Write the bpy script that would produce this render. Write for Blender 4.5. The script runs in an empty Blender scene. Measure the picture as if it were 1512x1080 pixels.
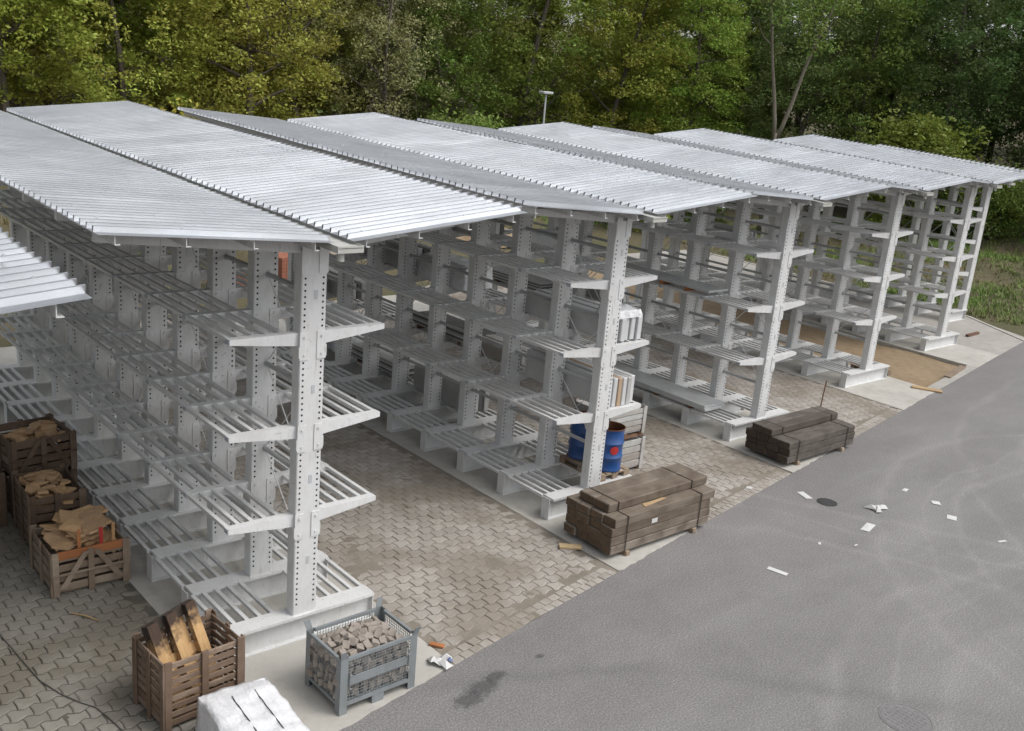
import bpy, math, random
import numpy as np
from mathutils import Vector, Matrix
R = math.radians
random.seed(7); rng = np.random.default_rng(7)
scn = bpy.context.scene
col = scn.collection

# ------------------------------------------------------------------ camera
CAM = (-6.408, -11.149, 7.956); YAW, PITCH, ROLL, FPX = R(-41.59), R(16.135), R(5.08), 1486.257
fwd = Vector((-math.sin(YAW)*math.cos(PITCH), math.cos(YAW)*math.cos(PITCH), -math.sin(PITCH)))
rgt = Vector((math.cos(YAW), math.sin(YAW), 0)); upv = rgt.cross(fwd)
r2 = rgt*math.cos(ROLL)+upv*math.sin(ROLL); u2 = -rgt*math.sin(ROLL)+upv*math.cos(ROLL)
cd = bpy.data.cameras.new('camera'); cam = bpy.data.objects.new('camera', cd); col.objects.link(cam)
cam.matrix_world = Matrix(((r2.x, u2.x, -fwd.x, CAM[0]), (r2.y, u2.y, -fwd.y, CAM[1]), (r2.z, u2.z, -fwd.z, CAM[2]), (0, 0, 0, 1)))
cd.sensor_width = 36; cd.lens = FPX/1512*36; cd.clip_end = 1000
scn.camera = cam

# ------------------------------------------------------------------ sky, sun, exposure
SUN_EL, SUN_AZ = R(56), R(142)          # azimuth clockwise from +Y
w = bpy.data.worlds.new('World'); scn.world = w; w.use_nodes = True
nt = w.node_tree; bg = nt.nodes['Background']
sky = nt.nodes.new('ShaderNodeTexSky'); sky.sky_type = 'NISHITA'; sky.sun_disc = False
sky.sun_elevation = SUN_EL; sky.sun_rotation = SUN_AZ; sky.air_density = 1.0; sky.dust_density = 4.0; sky.ozone_density = 1.0
hs = nt.nodes.new('ShaderNodeHueSaturation'); hs.inputs['Saturation'].default_value = 0.22
nt.links.new(sky.outputs[0], hs.inputs['Color']); nt.links.new(hs.outputs[0], bg.inputs['Color'])
bg.inputs['Strength'].default_value = 0.15
sl = bpy.data.lights.new('sun', 'SUN'); sl.energy = 0.5; sl.angle = R(25); sl.color = (1, .96, .9)
sun = bpy.data.objects.new('sun', sl); col.objects.link(sun)
sd = Vector((math.sin(SUN_AZ)*math.cos(SUN_EL), math.cos(SUN_AZ)*math.cos(SUN_EL), math.sin(SUN_EL)))
sun.rotation_euler = sd.to_track_quat('Z', 'Y').to_euler()
vs = scn.view_settings; vs.view_transform = 'Standard'; vs.look = 'None'; vs.gamma = 1; vs.use_curve_mapping = False
vs.exposure = 0.72
cy_ = scn.cycles; cy_.max_bounces = 5; cy_.diffuse_bounces = 4; cy_.glossy_bounces = 2; cy_.transmission_bounces = 2; cy_.transparent_max_bounces = 4; cy_.caustics_reflective = False; cy_.caustics_refractive = False

# ------------------------------------------------------------------ helpers
def tag(o, label=None, cat=None, group=None, kind=None):
    if label: o['label'] = label
    if cat: o['category'] = cat
    if group: o['group'] = group
    if kind: o['kind'] = kind
    return o
def link(name, data, parent=None, loc=(0, 0, 0), rz=0.0, rot=None):
    o = bpy.data.objects.new(name, data); col.objects.link(o)
    o.location = loc
    o.rotation_euler = rot if rot is not None else (0, 0, rz)
    if parent: o.parent = parent
    return o
def empty(name, loc=(0, 0, 0), rz=0.0, rot=None, parent=None):
    o = link(name, None, parent, loc, rz, rot); o.empty_display_size = .2
    return o
class MB:
    def __init__(s): s.v = []; s.f = []
    def quadbox(s, pts):
        n = len(s.v); s.v += [tuple(p) for p in pts]
        for a in ((0, 3, 2, 1), (4, 5, 6, 7), (0, 1, 5, 4), (1, 2, 6, 5), (2, 3, 7, 6), (3, 0, 4, 7)): s.f.append(tuple(n+i for i in a))
        return s
    def box(s, x0, x1, y0, y1, z0, z1, j=0):
        p = [(x0, y0, z0), (x1, y0, z0), (x1, y1, z0), (x0, y1, z0), (x0, y0, z1), (x1, y0, z1), (x1, y1, z1), (x0, y1, z1)]
        if j: p = [tuple(c+random.uniform(-j, j) for c in q) for q in p]
        return s.quadbox(p)
    def cbox(s, x0, x1, y0, y1, z0, z1, c=.01, j=0):
        """box with chamfered edges (24 corners)"""
        n = len(s.v); xs, ys, zs = (x0, x1), (y0, y1), (z0, z1); idx = {}
        for i in (0, 1):
            for k in (0, 1):
                for l in (0, 1):
                    dx, dy, dz = c*(1-2*i), c*(1-2*k), c*(1-2*l)
                    jx, jy, jz = (random.uniform(-j, j) for _ in range(3)) if j else (0, 0, 0)
                    for ax, p in enumerate(((xs[i], ys[k]+dy, zs[l]+dz), (xs[i]+dx, ys[k], zs[l]+dz), (xs[i]+dx, ys[k]+dy, zs[l]))):
                        idx[i, k, l, ax] = len(s.v); s.v.append((p[0]+jx, p[1]+jy, p[2]+jz))
        F = s.f.append
        for i in (0, 1):
            a = [idx[i, 0, 0, 0], idx[i, 1, 0, 0], idx[i, 1, 1, 0], idx[i, 0, 1, 0]]; F(tuple(a if i else a[::-1]))
            a = [idx[0, i, 0, 1], idx[1, i, 0, 1], idx[1, i, 1, 1], idx[0, i, 1, 1]]; F(tuple(a[::-1] if i else a))
            a = [idx[0, 0, i, 2], idx[1, 0, i, 2], idx[1, 1, i, 2], idx[0, 1, i, 2]]; F(tuple(a if i else a[::-1]))
        for i in (0, 1):
            for k in (0, 1):
                F((idx[i, k, 0, 0], idx[i, k, 1, 0], idx[i, k, 1, 1], idx[i, k, 0, 1]))
                F((idx[i, 0, k, 0], idx[i, 1, k, 0], idx[i, 1, k, 2], idx[i, 0, k, 2]))
                F((idx[0, i, k, 1], idx[1, i, k, 1], idx[1, i, k, 2], idx[0, i, k, 2]))
                for l in (0, 1): F((idx[i, k, l, 0], idx[i, k, l, 1], idx[i, k, l, 2]))
        return s
    def tube(s, p0, p1, r0, r1=None, n=8, caps=True):
        r1 = r0 if r1 is None else r1
        p0, p1 = Vector(p0), Vector(p1); d = (p1-p0).normalized()
        a = d.orthogonal().normalized(); b = d.cross(a); k = len(s.v)
        for p, r in ((p0, r0), (p1, r1)):
            for i in range(n):
                t = 2*math.pi*i/n; s.v.append(tuple(p+(a*math.cos(t)+b*math.sin(t))*r))
        for i in range(n): s.f.append((k+i, k+(i+1) % n, k+n+(i+1) % n, k+n+i))
        if caps: s.f.append(tuple(k+i for i in range(n))[::-1]); s.f.append(tuple(k+n+i for i in range(n)))
        return s
    def path(s, pts, rad, n=7):
        pts = [Vector(p) for p in pts]; k = len(s.v); m = len(pts)
        rad = rad if hasattr(rad, '__len__') else [rad]*m
        a = None
        for i, p in enumerate(pts):
            d = (pts[min(i+1, m-1)]-pts[max(i-1, 0)]).normalized()
            a = d.orthogonal().normalized() if a is None else (a-d*a.dot(d)).normalized()
            b = d.cross(a)
            for q in range(n):
                t = 2*math.pi*q/n; s.v.append(tuple(p+(a*math.cos(t)+b*math.sin(t))*rad[i]))
        for i in range(m-1):
            for q in range(n): s.f.append((k+i*n+q, k+i*n+(q+1) % n, k+(i+1)*n+(q+1) % n, k+(i+1)*n+q))
        s.f.append(tuple(k+q for q in range(n))[::-1]); s.f.append(tuple(k+(m-1)*n+q for q in range(n)))
        return s
    def prism(s, poly, y0, y1, ax='y'):
        """poly in (x,z) extruded along y, or (x,y) extruded along z"""
        k = len(s.v); n = len(poly)
        for t in (y0, y1):
            for a, b in poly: s.v.append((a, t, b) if ax == 'y' else ((a, b, t) if ax == 'z' else (t, a, b)))
        s.f.append(tuple(k+i for i in range(n))[::-1]); s.f.append(tuple(k+n+i for i in range(n)))
        for i in range(n): s.f.append((k+i, k+(i+1) % n, k+n+(i+1) % n, k+n+i))
        return s
    def disc(s, c, r, nrm, n=6):
        c = Vector(c); d = Vector(nrm).normalized(); a = d.orthogonal().normalized(); b = d.cross(a); k = len(s.v)
        for i in range(n): t = 2*math.pi*i/n; s.v.append(tuple(c+(a*math.cos(t)+b*math.sin(t))*r))
        s.f.append(tuple(k+i for i in range(n))); return s
    def lathe(s, prof, n=28):
        k = len(s.v); m = len(prof)
        for r, z in prof:
            for i in range(n): t = 2*math.pi*i/n; s.v.append((r*math.cos(t), r*math.sin(t), z))
        for j in range(m-1):
            for i in range(n): s.f.append((k+j*n+i, k+j*n+(i+1) % n, k+(j+1)*n+(i+1) % n, k+(j+1)*n+i))
        return s
    def mesh(s, name, mat, smooth=False):
        me = bpy.data.meshes.new(name); me.from_pydata(s.v, [], s.f); me.update()
        if mat: me.materials.append(mat)
        if smooth:
            for p in me.polygons: p.use_smooth = True
        return me
    def build(s, name, mat, parent=None, loc=(0, 0, 0), rz=0.0, rot=None, smooth=False):
        return link(name, s.mesh(name, mat, smooth), parent, loc, rz, rot)

# ------------------------------------------------------------------ materials
class NT:
    def __init__(s, name, **kw):
        s.m = bpy.data.materials.new(name); s.m.use_nodes = True; s.t = s.m.node_tree
        s.b = s.t.nodes['Principled BSDF']
        for k, v in kw.items(): s.b.inputs[k.replace('_', ' ')].default_value = v
    def n(s, typ, **kw):
        nd = s.t.nodes.new('ShaderNode'+typ)
        for k, v in kw.items():
            if k.startswith('i_'):
                key = k[2:].replace('_', ' '); nd.inputs[int(key) if key.isdigit() else key].default_value = v
            else: setattr(nd, k, v)
        return nd
    def l(s, a, b): s.t.links.new(a, b); return b.node if hasattr(b, 'node') else None
    def pos(s): return s.n('NewGeometry').outputs['Position']
    def obj(s): return s.n('TexCoord').outputs['Object']
    def noise(s, vec, scale, detail=4, rough=.55, stretch=None):
        if stretch:
            mp = s.n('Mapping'); mp.inputs['Scale'].default_value = stretch; s.l(vec, mp.inputs['Vector']); vec = mp.outputs[0]
        nd = s.n('TexNoise', i_Scale=scale, i_Detail=detail, i_Roughness=rough); s.l(vec, nd.inputs['Vector']); return nd.outputs['Fac']
    def ramp(s, fac, stops):
        r = s.n('ValToRGB'); e = r.color_ramp.elements
        while len(e) < len(stops): e.new(.5)
        for k, (p, c) in enumerate(stops):
            e[k].position = p; e[k].color = (c, c, c, 1) if not hasattr(c, '__len__') else (*c, 1)
        s.l(fac, r.inputs[0]); return r.outputs[0]
    def mix(s, fac, a, b, mode='MIX'):
        m = s.n('Mix', data_type='RGBA', blend_type=mode)
        for sk, v in ((m.inputs[0], fac), (m.inputs[6], a), (m.inputs[7], b)):
            if hasattr(v, 'is_linked'): s.l(v, sk)
            elif hasattr(v, '__len__'): sk.default_value = (*v, 1)
            else: sk.default_value = v
        return m.outputs[2]
    def math(s, op, a, b=None, c=None):
        m = s.n('Math', operation=op)
        for i, v in enumerate((a, b, c)):
            if v is None: continue
            if hasattr(v, 'is_linked'): s.l(v, m.inputs[i])
            else: m.inputs[i].default_value = v
        return m.outputs[0]
    def color(s, c): s.l(c, s.b.inputs['Base Color']); return s
    def bump(s, h, strength=.3, dist=.01):
        b = s.n('Bump', i_Strength=strength, i_Distance=dist); s.l(h, b.inputs['Height']); s.l(b.outputs[0], s.b.inputs['Normal']); return s

def paint(name, c, rough=.45, dirt=.25, scale=3.0, wear=0.0):
    m = NT(name, Roughness=rough); p = m.pos(); oi = m.n('ObjectInfo').outputs['Random']
    n1 = m.noise(p, scale, 5); n2 = m.noise(p, 18, 4, .6, (1, 1, .25))
    d = m.ramp(n1, [(.42, 0), (.75, 1)]); d2 = m.ramp(n2, [(.5, 0), (.8, 1)])
    a = m.mix(m.math('MULTIPLY', d, dirt), c, tuple(x*.72*y for x, y in zip(c, (1, .96, .88))))
    a = m.mix(m.math('MULTIPLY', d2, dirt*.7), a, tuple(x*.55 for x in c))
    if wear:
        a = m.mix(m.math('MULTIPLY', m.ramp(m.noise(p, 9, 5, .7), [(.66, 0), (.72, 1)]), wear), a, (.22, .13, .075))
        a = m.mix(m.math('MULTIPLY', m.ramp(m.noise(p, 26, 4, .7, (1, 1, .12)), [(.60, 0), (.70, 1)]), wear*.8), a, (.30, .28, .25))
    m.color(m.mix(m.math('MULTIPLY', oi, .14), a, tuple(x*.6 for x in c)))
    r = m.ramp(n1, [(.3, rough-.08), (.8, rough+.15)]); m.l(r, m.b.inputs['Roughness'])
    return m.m
M = {}
M['rack'] = paint('rack_paint', (.64, .645, .645), .42, .42, 3.0, .8)
M['rack_dk'] = paint('strut_galvanised', (.42, .43, .43), .4, .4)
M['hole'] = NT('dark_hole', Base_Color=(.02, .02, .022, 1), Roughness=.9).m
M['fix'] = NT('fixing_plate_grey', Base_Color=(.42, .43, .44, 1), Roughness=.5).m
M['blue_cap'] = NT('blue_cap', Base_Color=(.36, .38, .42, 1), Roughness=.5).m
def galv():
    m = NT('galvanised_roof', Metallic=.88, Roughness=.35); p = m.pos(); oi = m.n('ObjectInfo').outputs['Random']
    n1 = m.noise(p, 3, 5, .6, (.25, 5, 1)); n2 = m.noise(p, 60, 2); n3 = m.noise(p, .8, 3); n4 = m.noise(p, 1.6, 5, .65, (.5, 8, 1))
    c = m.mix(m.ramp(n1, [(.3, 0), (.75, 1)]), (.51, .53, .555), (.65, .664, .682))
    c = m.mix(m.math('MULTIPLY', m.ramp(n3, [(.45, 0), (.8, 1)]), .5), c, (.38, .39, .395))
    c = m.mix(m.math('MULTIPLY', m.ramp(n4, [(.50, 0), (.70, 1)]), .28), c, (.31, .322, .34))
    c = m.mix(m.math('MULTIPLY', oi, .3), c, (.40, .416, .44)); m.color(c)
    m.l(m.math('ADD', m.math('MULTIPLY', n2, .16), m.math('ADD', m.math('MULTIPLY', n1, .16), .20)), m.b.inputs['Roughness'])
    return m.m
M['galv'] = galv()
M['gutter'] = paint('gutter_zinc', (.44, .44, .41), .5, .4)
M['steel'] = paint('galvanised_steel_box', (.215, .235, .245), .42, .6)
M['screw'] = NT('screw_head', Base_Color=(.42, .43, .44, 1), Metallic=.5, Roughness=.4).m
def asphalt():
    m = NT('asphalt', Roughness=.85); p = m.pos()
    big = m.noise(p, .16, 4, .6); mid = m.noise(p, 1.1, 5, .6); st = m.noise(p, .55, 4, .6, (.35, 1.6, 1)); fine = m.noise(p, 38, 4, .75); sp = m.noise(p, 22, 2, .5)
    c = m.mix(m.ramp(big, [(.3, 0), (.7, 1)]), (.180, .172, .169), (.229, .219, .213))
    c = m.mix(m.math('MULTIPLY', m.ramp(mid, [(.38, 0), (.68, 1)]), .4), c, (.147, .139, .137))
    c = m.mix(m.math('MULTIPLY', m.ramp(m.noise(p, 3.6, 5, .7), [(.45, 0), (.66, 1)]), .28), c, (.258, .246, .238))
    c = m.mix(m.math('MULTIPLY', m.ramp(st, [(.48, 0), (.68, 1)]), .45), c, (.27, .262, .257))
    # dusty tyre arcs and a darker paving seam: wear with shapes of their own
    sx = m.n('SeparateXYZ'); m.l(p, sx.inputs[0]); X, Y = sx.outputs[0], sx.outputs[1]
    wob = m.math('MULTIPLY', m.math('SUBTRACT', m.noise(p, .25, 4, .6), .5), 1.6)
    for cx, cy, rad, wd, am, tone in ((2.0, -7.5, 9.4, .07, 0.54, .30), (2.0, -7.5, 11.2, .07, 0.50, .30), (2.3, -7.2, 10.0, .03, 0.50, .30), (16.5, -9.5, 7.2, .06, 0.54, .30), (16.5, -9.5, 9.0, .07, 0.54, .30), (16.2, -9.9, 8.2, .03, 0.50, .30),
                                (9.0, -11.5, 7.4, .08, 0.50, .30), (9.0, -11.5, 5.8, .08, 0.45, .30), (9.4, -11.2, 6.5, .03, 0.50, .30), (-4, -14, 13.2, .1, .4, .12), (26, -16, 15.5, .07, 0.50, .30), (26, -16, 17.2, .07, 0.50, .30), (5, -9, 9.2, .5, .22, .30), (15, -12, 9.6, .45, .25, .30), (22, -18, 18.2, .5, .25, .30)):
        d = m.math('SQRT', m.math('ADD', m.math('POWER', m.math('SUBTRACT', X, cx), 2), m.math('POWER', m.math('SUBTRACT', Y, cy), 2)))
        a = m.math('ABSOLUTE', m.math('ADD', m.math('SUBTRACT', d, rad), wob))
        k = m.n('MapRange', i_1=wd*.2, i_2=wd*2.6, i_3=am, i_4=0); m.l(a, k.inputs[0])
        c = m.mix(m.math('MULTIPLY', k.outputs[0], m.ramp(st, [(.33, .1), (.56, 1)])), c, (tone, tone*.96, tone*.94))
    # oil spills
    spill = m.math('MULTIPLY', m.noise(p, 9, 6, .72), .75)
    for cx, cy, rad in ((1.10, -2.42, .36), (1.42, -2.30, .40), (1.75, -2.2, .26), (2.6, -2.15, .12)):
        d = m.math('SQRT', m.math('ADD', m.math('POWER', m.math('SUBTRACT', X, cx), 2), m.math('MULTIPLY', m.math('POWER', m.math('SUBTRACT', Y, cy), 2), 2.5)))
        k = m.n('MapRange', i_1=.0, i_2=rad*1.2, i_3=.62, i_4=0); m.l(d, k.inputs[0])
        o = m.ramp(m.math('ADD', k.outputs[0], spill), [(.60, 0), (.78, .72)])
        c = m.mix(o, c, (.022, .021, .022))
    c = m.mix(m.ramp(fine, [(.36, .75), (.62, 0)]), c, (.07, .067, .069))
    c = m.mix(m.ramp(fine, [(.54, 0), (.74, .5)]), c, (.38, .365, .355))
    c = m.mix(m.ramp(sp, [(.72, 0), (.8, .5)]), c, (.34, .33, .31)); m.color(c)
    return m.bump(fine, .5, .006).m
M['asphalt'] = asphalt()
def concrete(name, a, b, stain=(.20, .18, .15)):
    m = NT(name, Roughness=.85); p = m.pos()
    n1 = m.noise(p, .9, 6, .6); n2 = m.noise(p, 3.5, 4); f = m.noise(p, 70, 3, .7)
    c = m.mix(m.ramp(n1, [(.3, 0), (.7, 1)]), a, b)
    c = m.mix(m.math('MULTIPLY', m.ramp(n2, [(.5, 0), (.8, 1)]), .5), c, stain)
    c = m.mix(m.ramp(f, [(.4, .25), (.7, 0)]), c, stain); m.color(c)
    return m.bump(f, .3, .004).m
M['conc'] = concrete('concrete', (.36, .347, .318), (.48, .467, .432), (.25, .232, .198))
M['conc_old'] = concrete('concrete_old', (.30, .29, .27), (.40, .385, .355))
def paver(name='paver_stone', k=1.0, tn=(1, 1, 1)):
    m = NT(name, Roughness=.88); p = m.pos(); oi = m.n('ObjectInfo').outputs['Random']
    at = m.n('Attribute', attribute_name='rnd').outputs['Fac']; r = m.math('FRACT', m.math('ADD', oi, at))
    n1 = m.noise(p, .45, 5, .6); n2 = m.noise(p, 9, 4, .6); f = m.noise(p, 80, 3, .7)
    c = m.mix(r, (.31, .285, .254), (.415, .383, .344))
    c = m.mix(m.math('MULTIPLY', m.ramp(n2, [(.45, 0), (.75, 1)]), .45), c, (.235, .21, .178))
    c = m.mix(m.math('MULTIPLY', m.ramp(n1, [(.46, 0), (.56, 1)]), .85), c, (.232, .200, .160))
    c = m.mix(m.math('MULTIPLY', m.ramp(m.noise(p, .8, 4, .6), [(.52, 0), (.66, 1)]), .55), c, (.42, .40, .37))
    c = m.mix(m.ramp(f, [(.4, .3), (.7, 0)]), c, (.14, .125, .11))
    c = m.mix(1.0, c, tuple(k*t for t in tn), 'MULTIPLY'); m.color(c)
    return m.bump(f, .4, .004).m
M['paver'] = paver()
M['paver_dk'] = paver('paver_stone_shade_dirt', .68, (.98, 1.0, .97))  # left aisle copy: shade of the roofs and dirt put into the stone colour
def soil(name, a, b, c3, sc=1.0):
    m = NT(name, Roughness=.95); p = m.pos()
    n1 = m.noise(p, .5*sc, 6, .65); n2 = m.noise(p, 6*sc, 5, .65); f = m.noise(p, 45, 4, .7)
    c = m.mix(m.ramp(n1, [(.35, 0), (.65, 1)]), a, b)
    c = m.mix(m.math('MULTIPLY', m.ramp(n2, [(.45, 0), (.7, 1)]), .6), c, c3)
    c = m.mix(m.ramp(f, [(.35, .4), (.7, 0)]), c, tuple(x*.5 for x in a)); m.color(c)
    return m.bump(m.math('ADD', f, n2), .6, .02).m
M['sand'] = soil('joint_sand', (.205, .176, .141), (.275, .242, .20), (.17, .146, .117))
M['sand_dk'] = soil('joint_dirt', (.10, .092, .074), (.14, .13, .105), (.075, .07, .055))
M['earth'] = soil('sandy_earth', (.27, .195, .115), (.33, .25, .16), (.20, .14, .085))
M['ground'] = soil('woodland_ground', (.11, .085, .05), (.075, .085, .03), (.15, .115, .075), .6)
def wood(name, a, b, dark, grain=(1, 14, 14), scale=2.2, rough=.8, endgrain=False):
    m = NT(name, Roughness=rough); p = m.obj(); oi = m.n('ObjectInfo').outputs['Random']
    ad = m.n('VectorMath', operation='ADD'); cb = m.n('CombineXYZ'); m.l(m.math('MULTIPLY', oi, 37), cb.inputs[0]); m.l(m.math('MULTIPLY', oi, 11), cb.inputs[1])
    m.l(p, ad.inputs[0]); m.l(cb.outputs[0], ad.inputs[1]); p = ad.outputs[0]
    g = m.noise(p, scale, 6, .65, grain); n = m.noise(p, 2.3, 4)
    c = m.mix(m.ramp(g, [(.3, 0), (.7, 1)]), a, b)
    c = m.mix(m.math('MULTIPLY', m.ramp(n, [(.42, 0), (.66, 1)]), .75), c, dark)
    if endgrain:
        sn = m.n('SeparateXYZ'); m.l(m.n('TexCoord').outputs['Normal'], sn.inputs[0]); e_ = m.math('GREATER_THAN', m.math('ABSOLUTE', sn.outputs[0]), .8)
        eg = m.mix(m.ramp(m.noise(p, 9, 4, .65), [(.35, 0), (.65, 1)]), tuple(x*.42 for x in a), tuple(x*y for x, y in zip(a, (1.05, .8, .55)))); c = m.mix(e_, c, eg)
    c = m.mix(m.math('MULTIPLY', oi, .7), c, tuple(x*.5*y for x, y in zip(a, (1.15, .95, .8)))); m.color(c)
    return m.bump(g, .4, .006).m
M['sleeper'] = wood('sleeper_wood', (.15, .122, .092), (.30, .262, .22), (.065, .048, .034), (1.5, 18, 18), 1.6, endgrain=True)
M['sleeper_dk'] = wood('sleeper_wood_dark', (.085, .074, .064), (.15, .132, .116), (.045, .036, .03), (1.5, 18, 18), 1.6, endgrain=True)
M['crate'] = wood('crate_wood', (.185, .132, .095), (.27, .205, .155), (.11, .076, .053), (6, 6, 6), 2)
M['crate_gr'] = wood('crate_wood_grey', (.25, .20, .15), (.34, .28, .215), (.16, .12, .085), (6, 6, 6), 2)
M['crate_dk'] = wood('crate_wood_dark', (.135, .095, .066), (.205, .15, .108), (.075, .052, .037), (6, 6, 6), 2)
M['pallet'] = wood('pallet_wood', (.50, .31, .14), (.60, .42, .23), (.30, .16, .07), (6, 6, 6), 2)
M['pallet_gr'] = wood('pallet_wood_weathered', (.33, .26, .19), (.42, .35, .27), (.22, .16, .11), (6, 6, 6), 2)
M['burnt'] = wood('charred_wood', (.022, .016, .013), (.06, .038, .025), (.012, .01, .009), (6, 6, 6), 2)
def charred():
    m = NT('charred_pallet_wood', Roughness=.85); p = m.obj(); oi = m.n('ObjectInfo').outputs['Random']; sx = m.n('SeparateXYZ'); m.l(p, sx.inputs[0])
    g = m.noise(p, 2.2, 6, .65, (3, 14, 14)); c = m.mix(m.ramp(g, [(.3, 0), (.7, 1)]), (.40, .235, .10), (.54, .36, .18))
    e = m.math('ADD', sx.outputs[0], m.math('ADD', m.math('MULTIPLY', m.noise(p, 6, 5, .7), .75), m.math('MULTIPLY', oi, .22)))
    m.color(m.mix(m.ramp(e, [(.66, 0), (.90, 1)]), c, m.mix(g, (.018, .013, .010), (.075, .042, .025)))); return m.bump(g, .5, .006).m
M['charred'] = charred()
M['white_wood'] = wood('white_painted_wood', (.40, .40, .385), (.50, .50, .48), (.30, .29, .27), (6, 6, 6), 2)
M['plank'] = wood('fresh_plank', (.48, .36, .20), (.56, .44, .27), (.38, .27, .15), (6, 6, 6), 2)
M['orange_wood'] = wood('orange_block', (.42, .17, .06), (.52, .24, .10), (.3, .12, .05))
M['brownwood'] = wood('brown_batten', (.16, .085, .05), (.22, .13, .08), (.10, .055, .035))
M['strap'] = NT('steel_strap', Base_Color=(.035, .03, .028, 1), Metallic=.5, Roughness=.5).m
def stone(name, a, b, c3):
    m = NT(name, Roughness=.85); p = m.obj(); oi = m.n('ObjectInfo').outputs['Random']
    n1 = m.noise(p, 3.5, 5, .6); f = m.noise(p, 40, 3, .7)
    c = m.mix(m.ramp(n1, [(.35, 0), (.7, 1)]), a, b); c = m.mix(m.math('MULTIPLY', oi, .75), c, c3)
    c = m.mix(m.ramp(f, [(.4, .3), (.7, 0)]), c, tuple(x*.5 for x in a)); m.color(c)
    return m.bump(f, .5, .006).m
M['sandstone'] = stone('sandstone_slab', (.48, .30, .145), (.60, .41, .23), (.42, .28, .17))
M['cobble'] = stone('granite_cobble', (.25, .22, .185), (.38, .335, .29), (.31, .265, .235))
def film():
    m = NT('white_plastic_film', Roughness=.3); p = m.obj()
    n = m.noise(p, 6, 5, .65); n2 = m.noise(p, 18, 4, .6, (1, .3, 1))
    m.color(m.mix(m.ramp(n, [(.35, 0), (.7, 1)]), (.60, .61, .63), (.76, .76, .77)))
    return m.bump(m.math('ADD', n, m.math('MULTIPLY', n2, .5)), .6, .04).m
M['film'] = film()
M['white'] = paint('white_profile', (.54, .545, .55), .4, .25)
M['slab'] = paint('grey_slab', (.40, .40, .39), .6, .4, 6)
M['sheet'] = paint('grey_metal_sheet', (.55, .56, .56), .4, .35)
M['dark'] = paint('dark_goods', (.10, .10, .10), .6, .3)
M['card'] = NT('cardboard', Base_Color=(.38, .28, .19, 1), Roughness=.9).m
M['blue'] = paint('blue_drum', (.022, .075, .24), .35, .35, 5)
M['rust'] = soil('rust', (.12, .045, .02), (.17, .07, .03), (.07, .03, .018), 6)
M['red'] = NT('red_sticker', Base_Color=(.40, .03, .028, 1), Roughness=.5).m
M['paper'] = NT('paper', Base_Color=(.52, .52, .51, 1), Roughness=.8).m
M['printed'] = NT('printed_blue', Base_Color=(.12, .16, .30, 1), Roughness=.8).m
M['iron'] = soil('cast_iron', (.045, .044, .046), (.06, .058, .06), (.03, .03, .03), 4)
M['iron_lt'] = soil('cast_iron_worn', (.19, .183, .183), (.22, .213, .213), (.165, .16, .16), 4)
M['cable'] = NT('black_cable', Base_Color=(.085, .08, .07, 1), Roughness=.6).m
M['lamp'] = paint('lamp_post_grey', (.45, .47, .48), .4, .2)
M['teal'] = NT('teal_tool', Base_Color=(.05, .25, .24, 1), Roughness=.5).m
M['brick'] = stone('red_brick', (.30, .10, .06), (.36, .15, .09), (.28, .12, .08))
def bark():
    m = NT('bark', Roughness=.95); p = m.obj(); g = m.noise(p, 5, 5, .65, (3, 3, .4))
    m.color(m.ramp(g, [(.3, (.055, .045, .035)), (.7, (.14, .12, .095))])); return m.bump(g, .7, .04).m
M['bark'] = bark()
M['bark_pale'] = (lambda m: (m.color(m.ramp(m.noise(m.obj(), 5, 5, .65, (3, 3, .4)), [(.3, (.12, .105, .08)), (.7, (.20, .18, .14))])), m.m)[1])(NT('pale_bark', Roughness=.9))
def leaf():
    m = NT('leaf', Roughness=.55); oi = m.n('ObjectInfo'); at = m.n('Attribute', attribute_name='rnd').outputs['Fac']
    h = m.n('HueSaturation'); m.l(oi.outputs['Color'], h.inputs['Color'])
    m.l(m.math('ADD', m.math('MULTIPLY', at, .06), .47), h.inputs['Hue']); m.l(m.math('ADD', m.math('MULTIPLY', at, .7), .65), h.inputs['Value'])
    m.color(h.outputs[0]); m.b.inputs['Specular IOR Level'].default_value = .25
    tr = m.n('BsdfTranslucent'); m.l(h.outputs[0], tr.inputs['Color']); mx = m.n('MixShader', i_0=.3)
    out = m.t.nodes['Material Output']; m.l(m.b.outputs[0], mx.inputs[1]); m.l(tr.outputs[0], mx.inputs[2]); m.l(mx.outputs[0], out.inputs[0])
    return m.m
M['leaf'] = leaf()

# ------------------------------------------------------------------ layout constants
ROWS = {'Z': (-6.95, -3.08), 'A': (0, 0), 'B': (6.912, 1.179), 'C': (13.721, 2.248), 'D': (20.72, 3.496), 'E': (27.689, 4.74), 'F': (33.414, 6.791)}
S_ = 1.311                              # bay length
BAYS = {'Z': 10, 'A': 10, 'B': 9, 'C': 8, 'D': 7, 'E': 6, 'F': 4}       # the rows end on one line at the back
ROOF_END = {'Z': 14.4, 'A': 14.4, 'B': 12.85, 'C': 11.1, 'D': 9.75, 'E': 8.45, 'F': 6.6}
FALL = {'Z': .022, 'A': .022, 'B': .028, 'C': .036, 'D': .045, 'E': .05, 'F': .05}     # fall of the gutter to the front
WCOL, DCOL, HB, HC = .365, .205, .43, 5.60
LB, ARM = 1.15, 1.13
LEV = (4.52, 3.24, 1.96)
ZV = 5.818                              # valley height at the front
EDGE = lambda x: -1.93+.178*x           # asphalt edge
CH = 1.42                               # half width of the concrete strips

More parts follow.
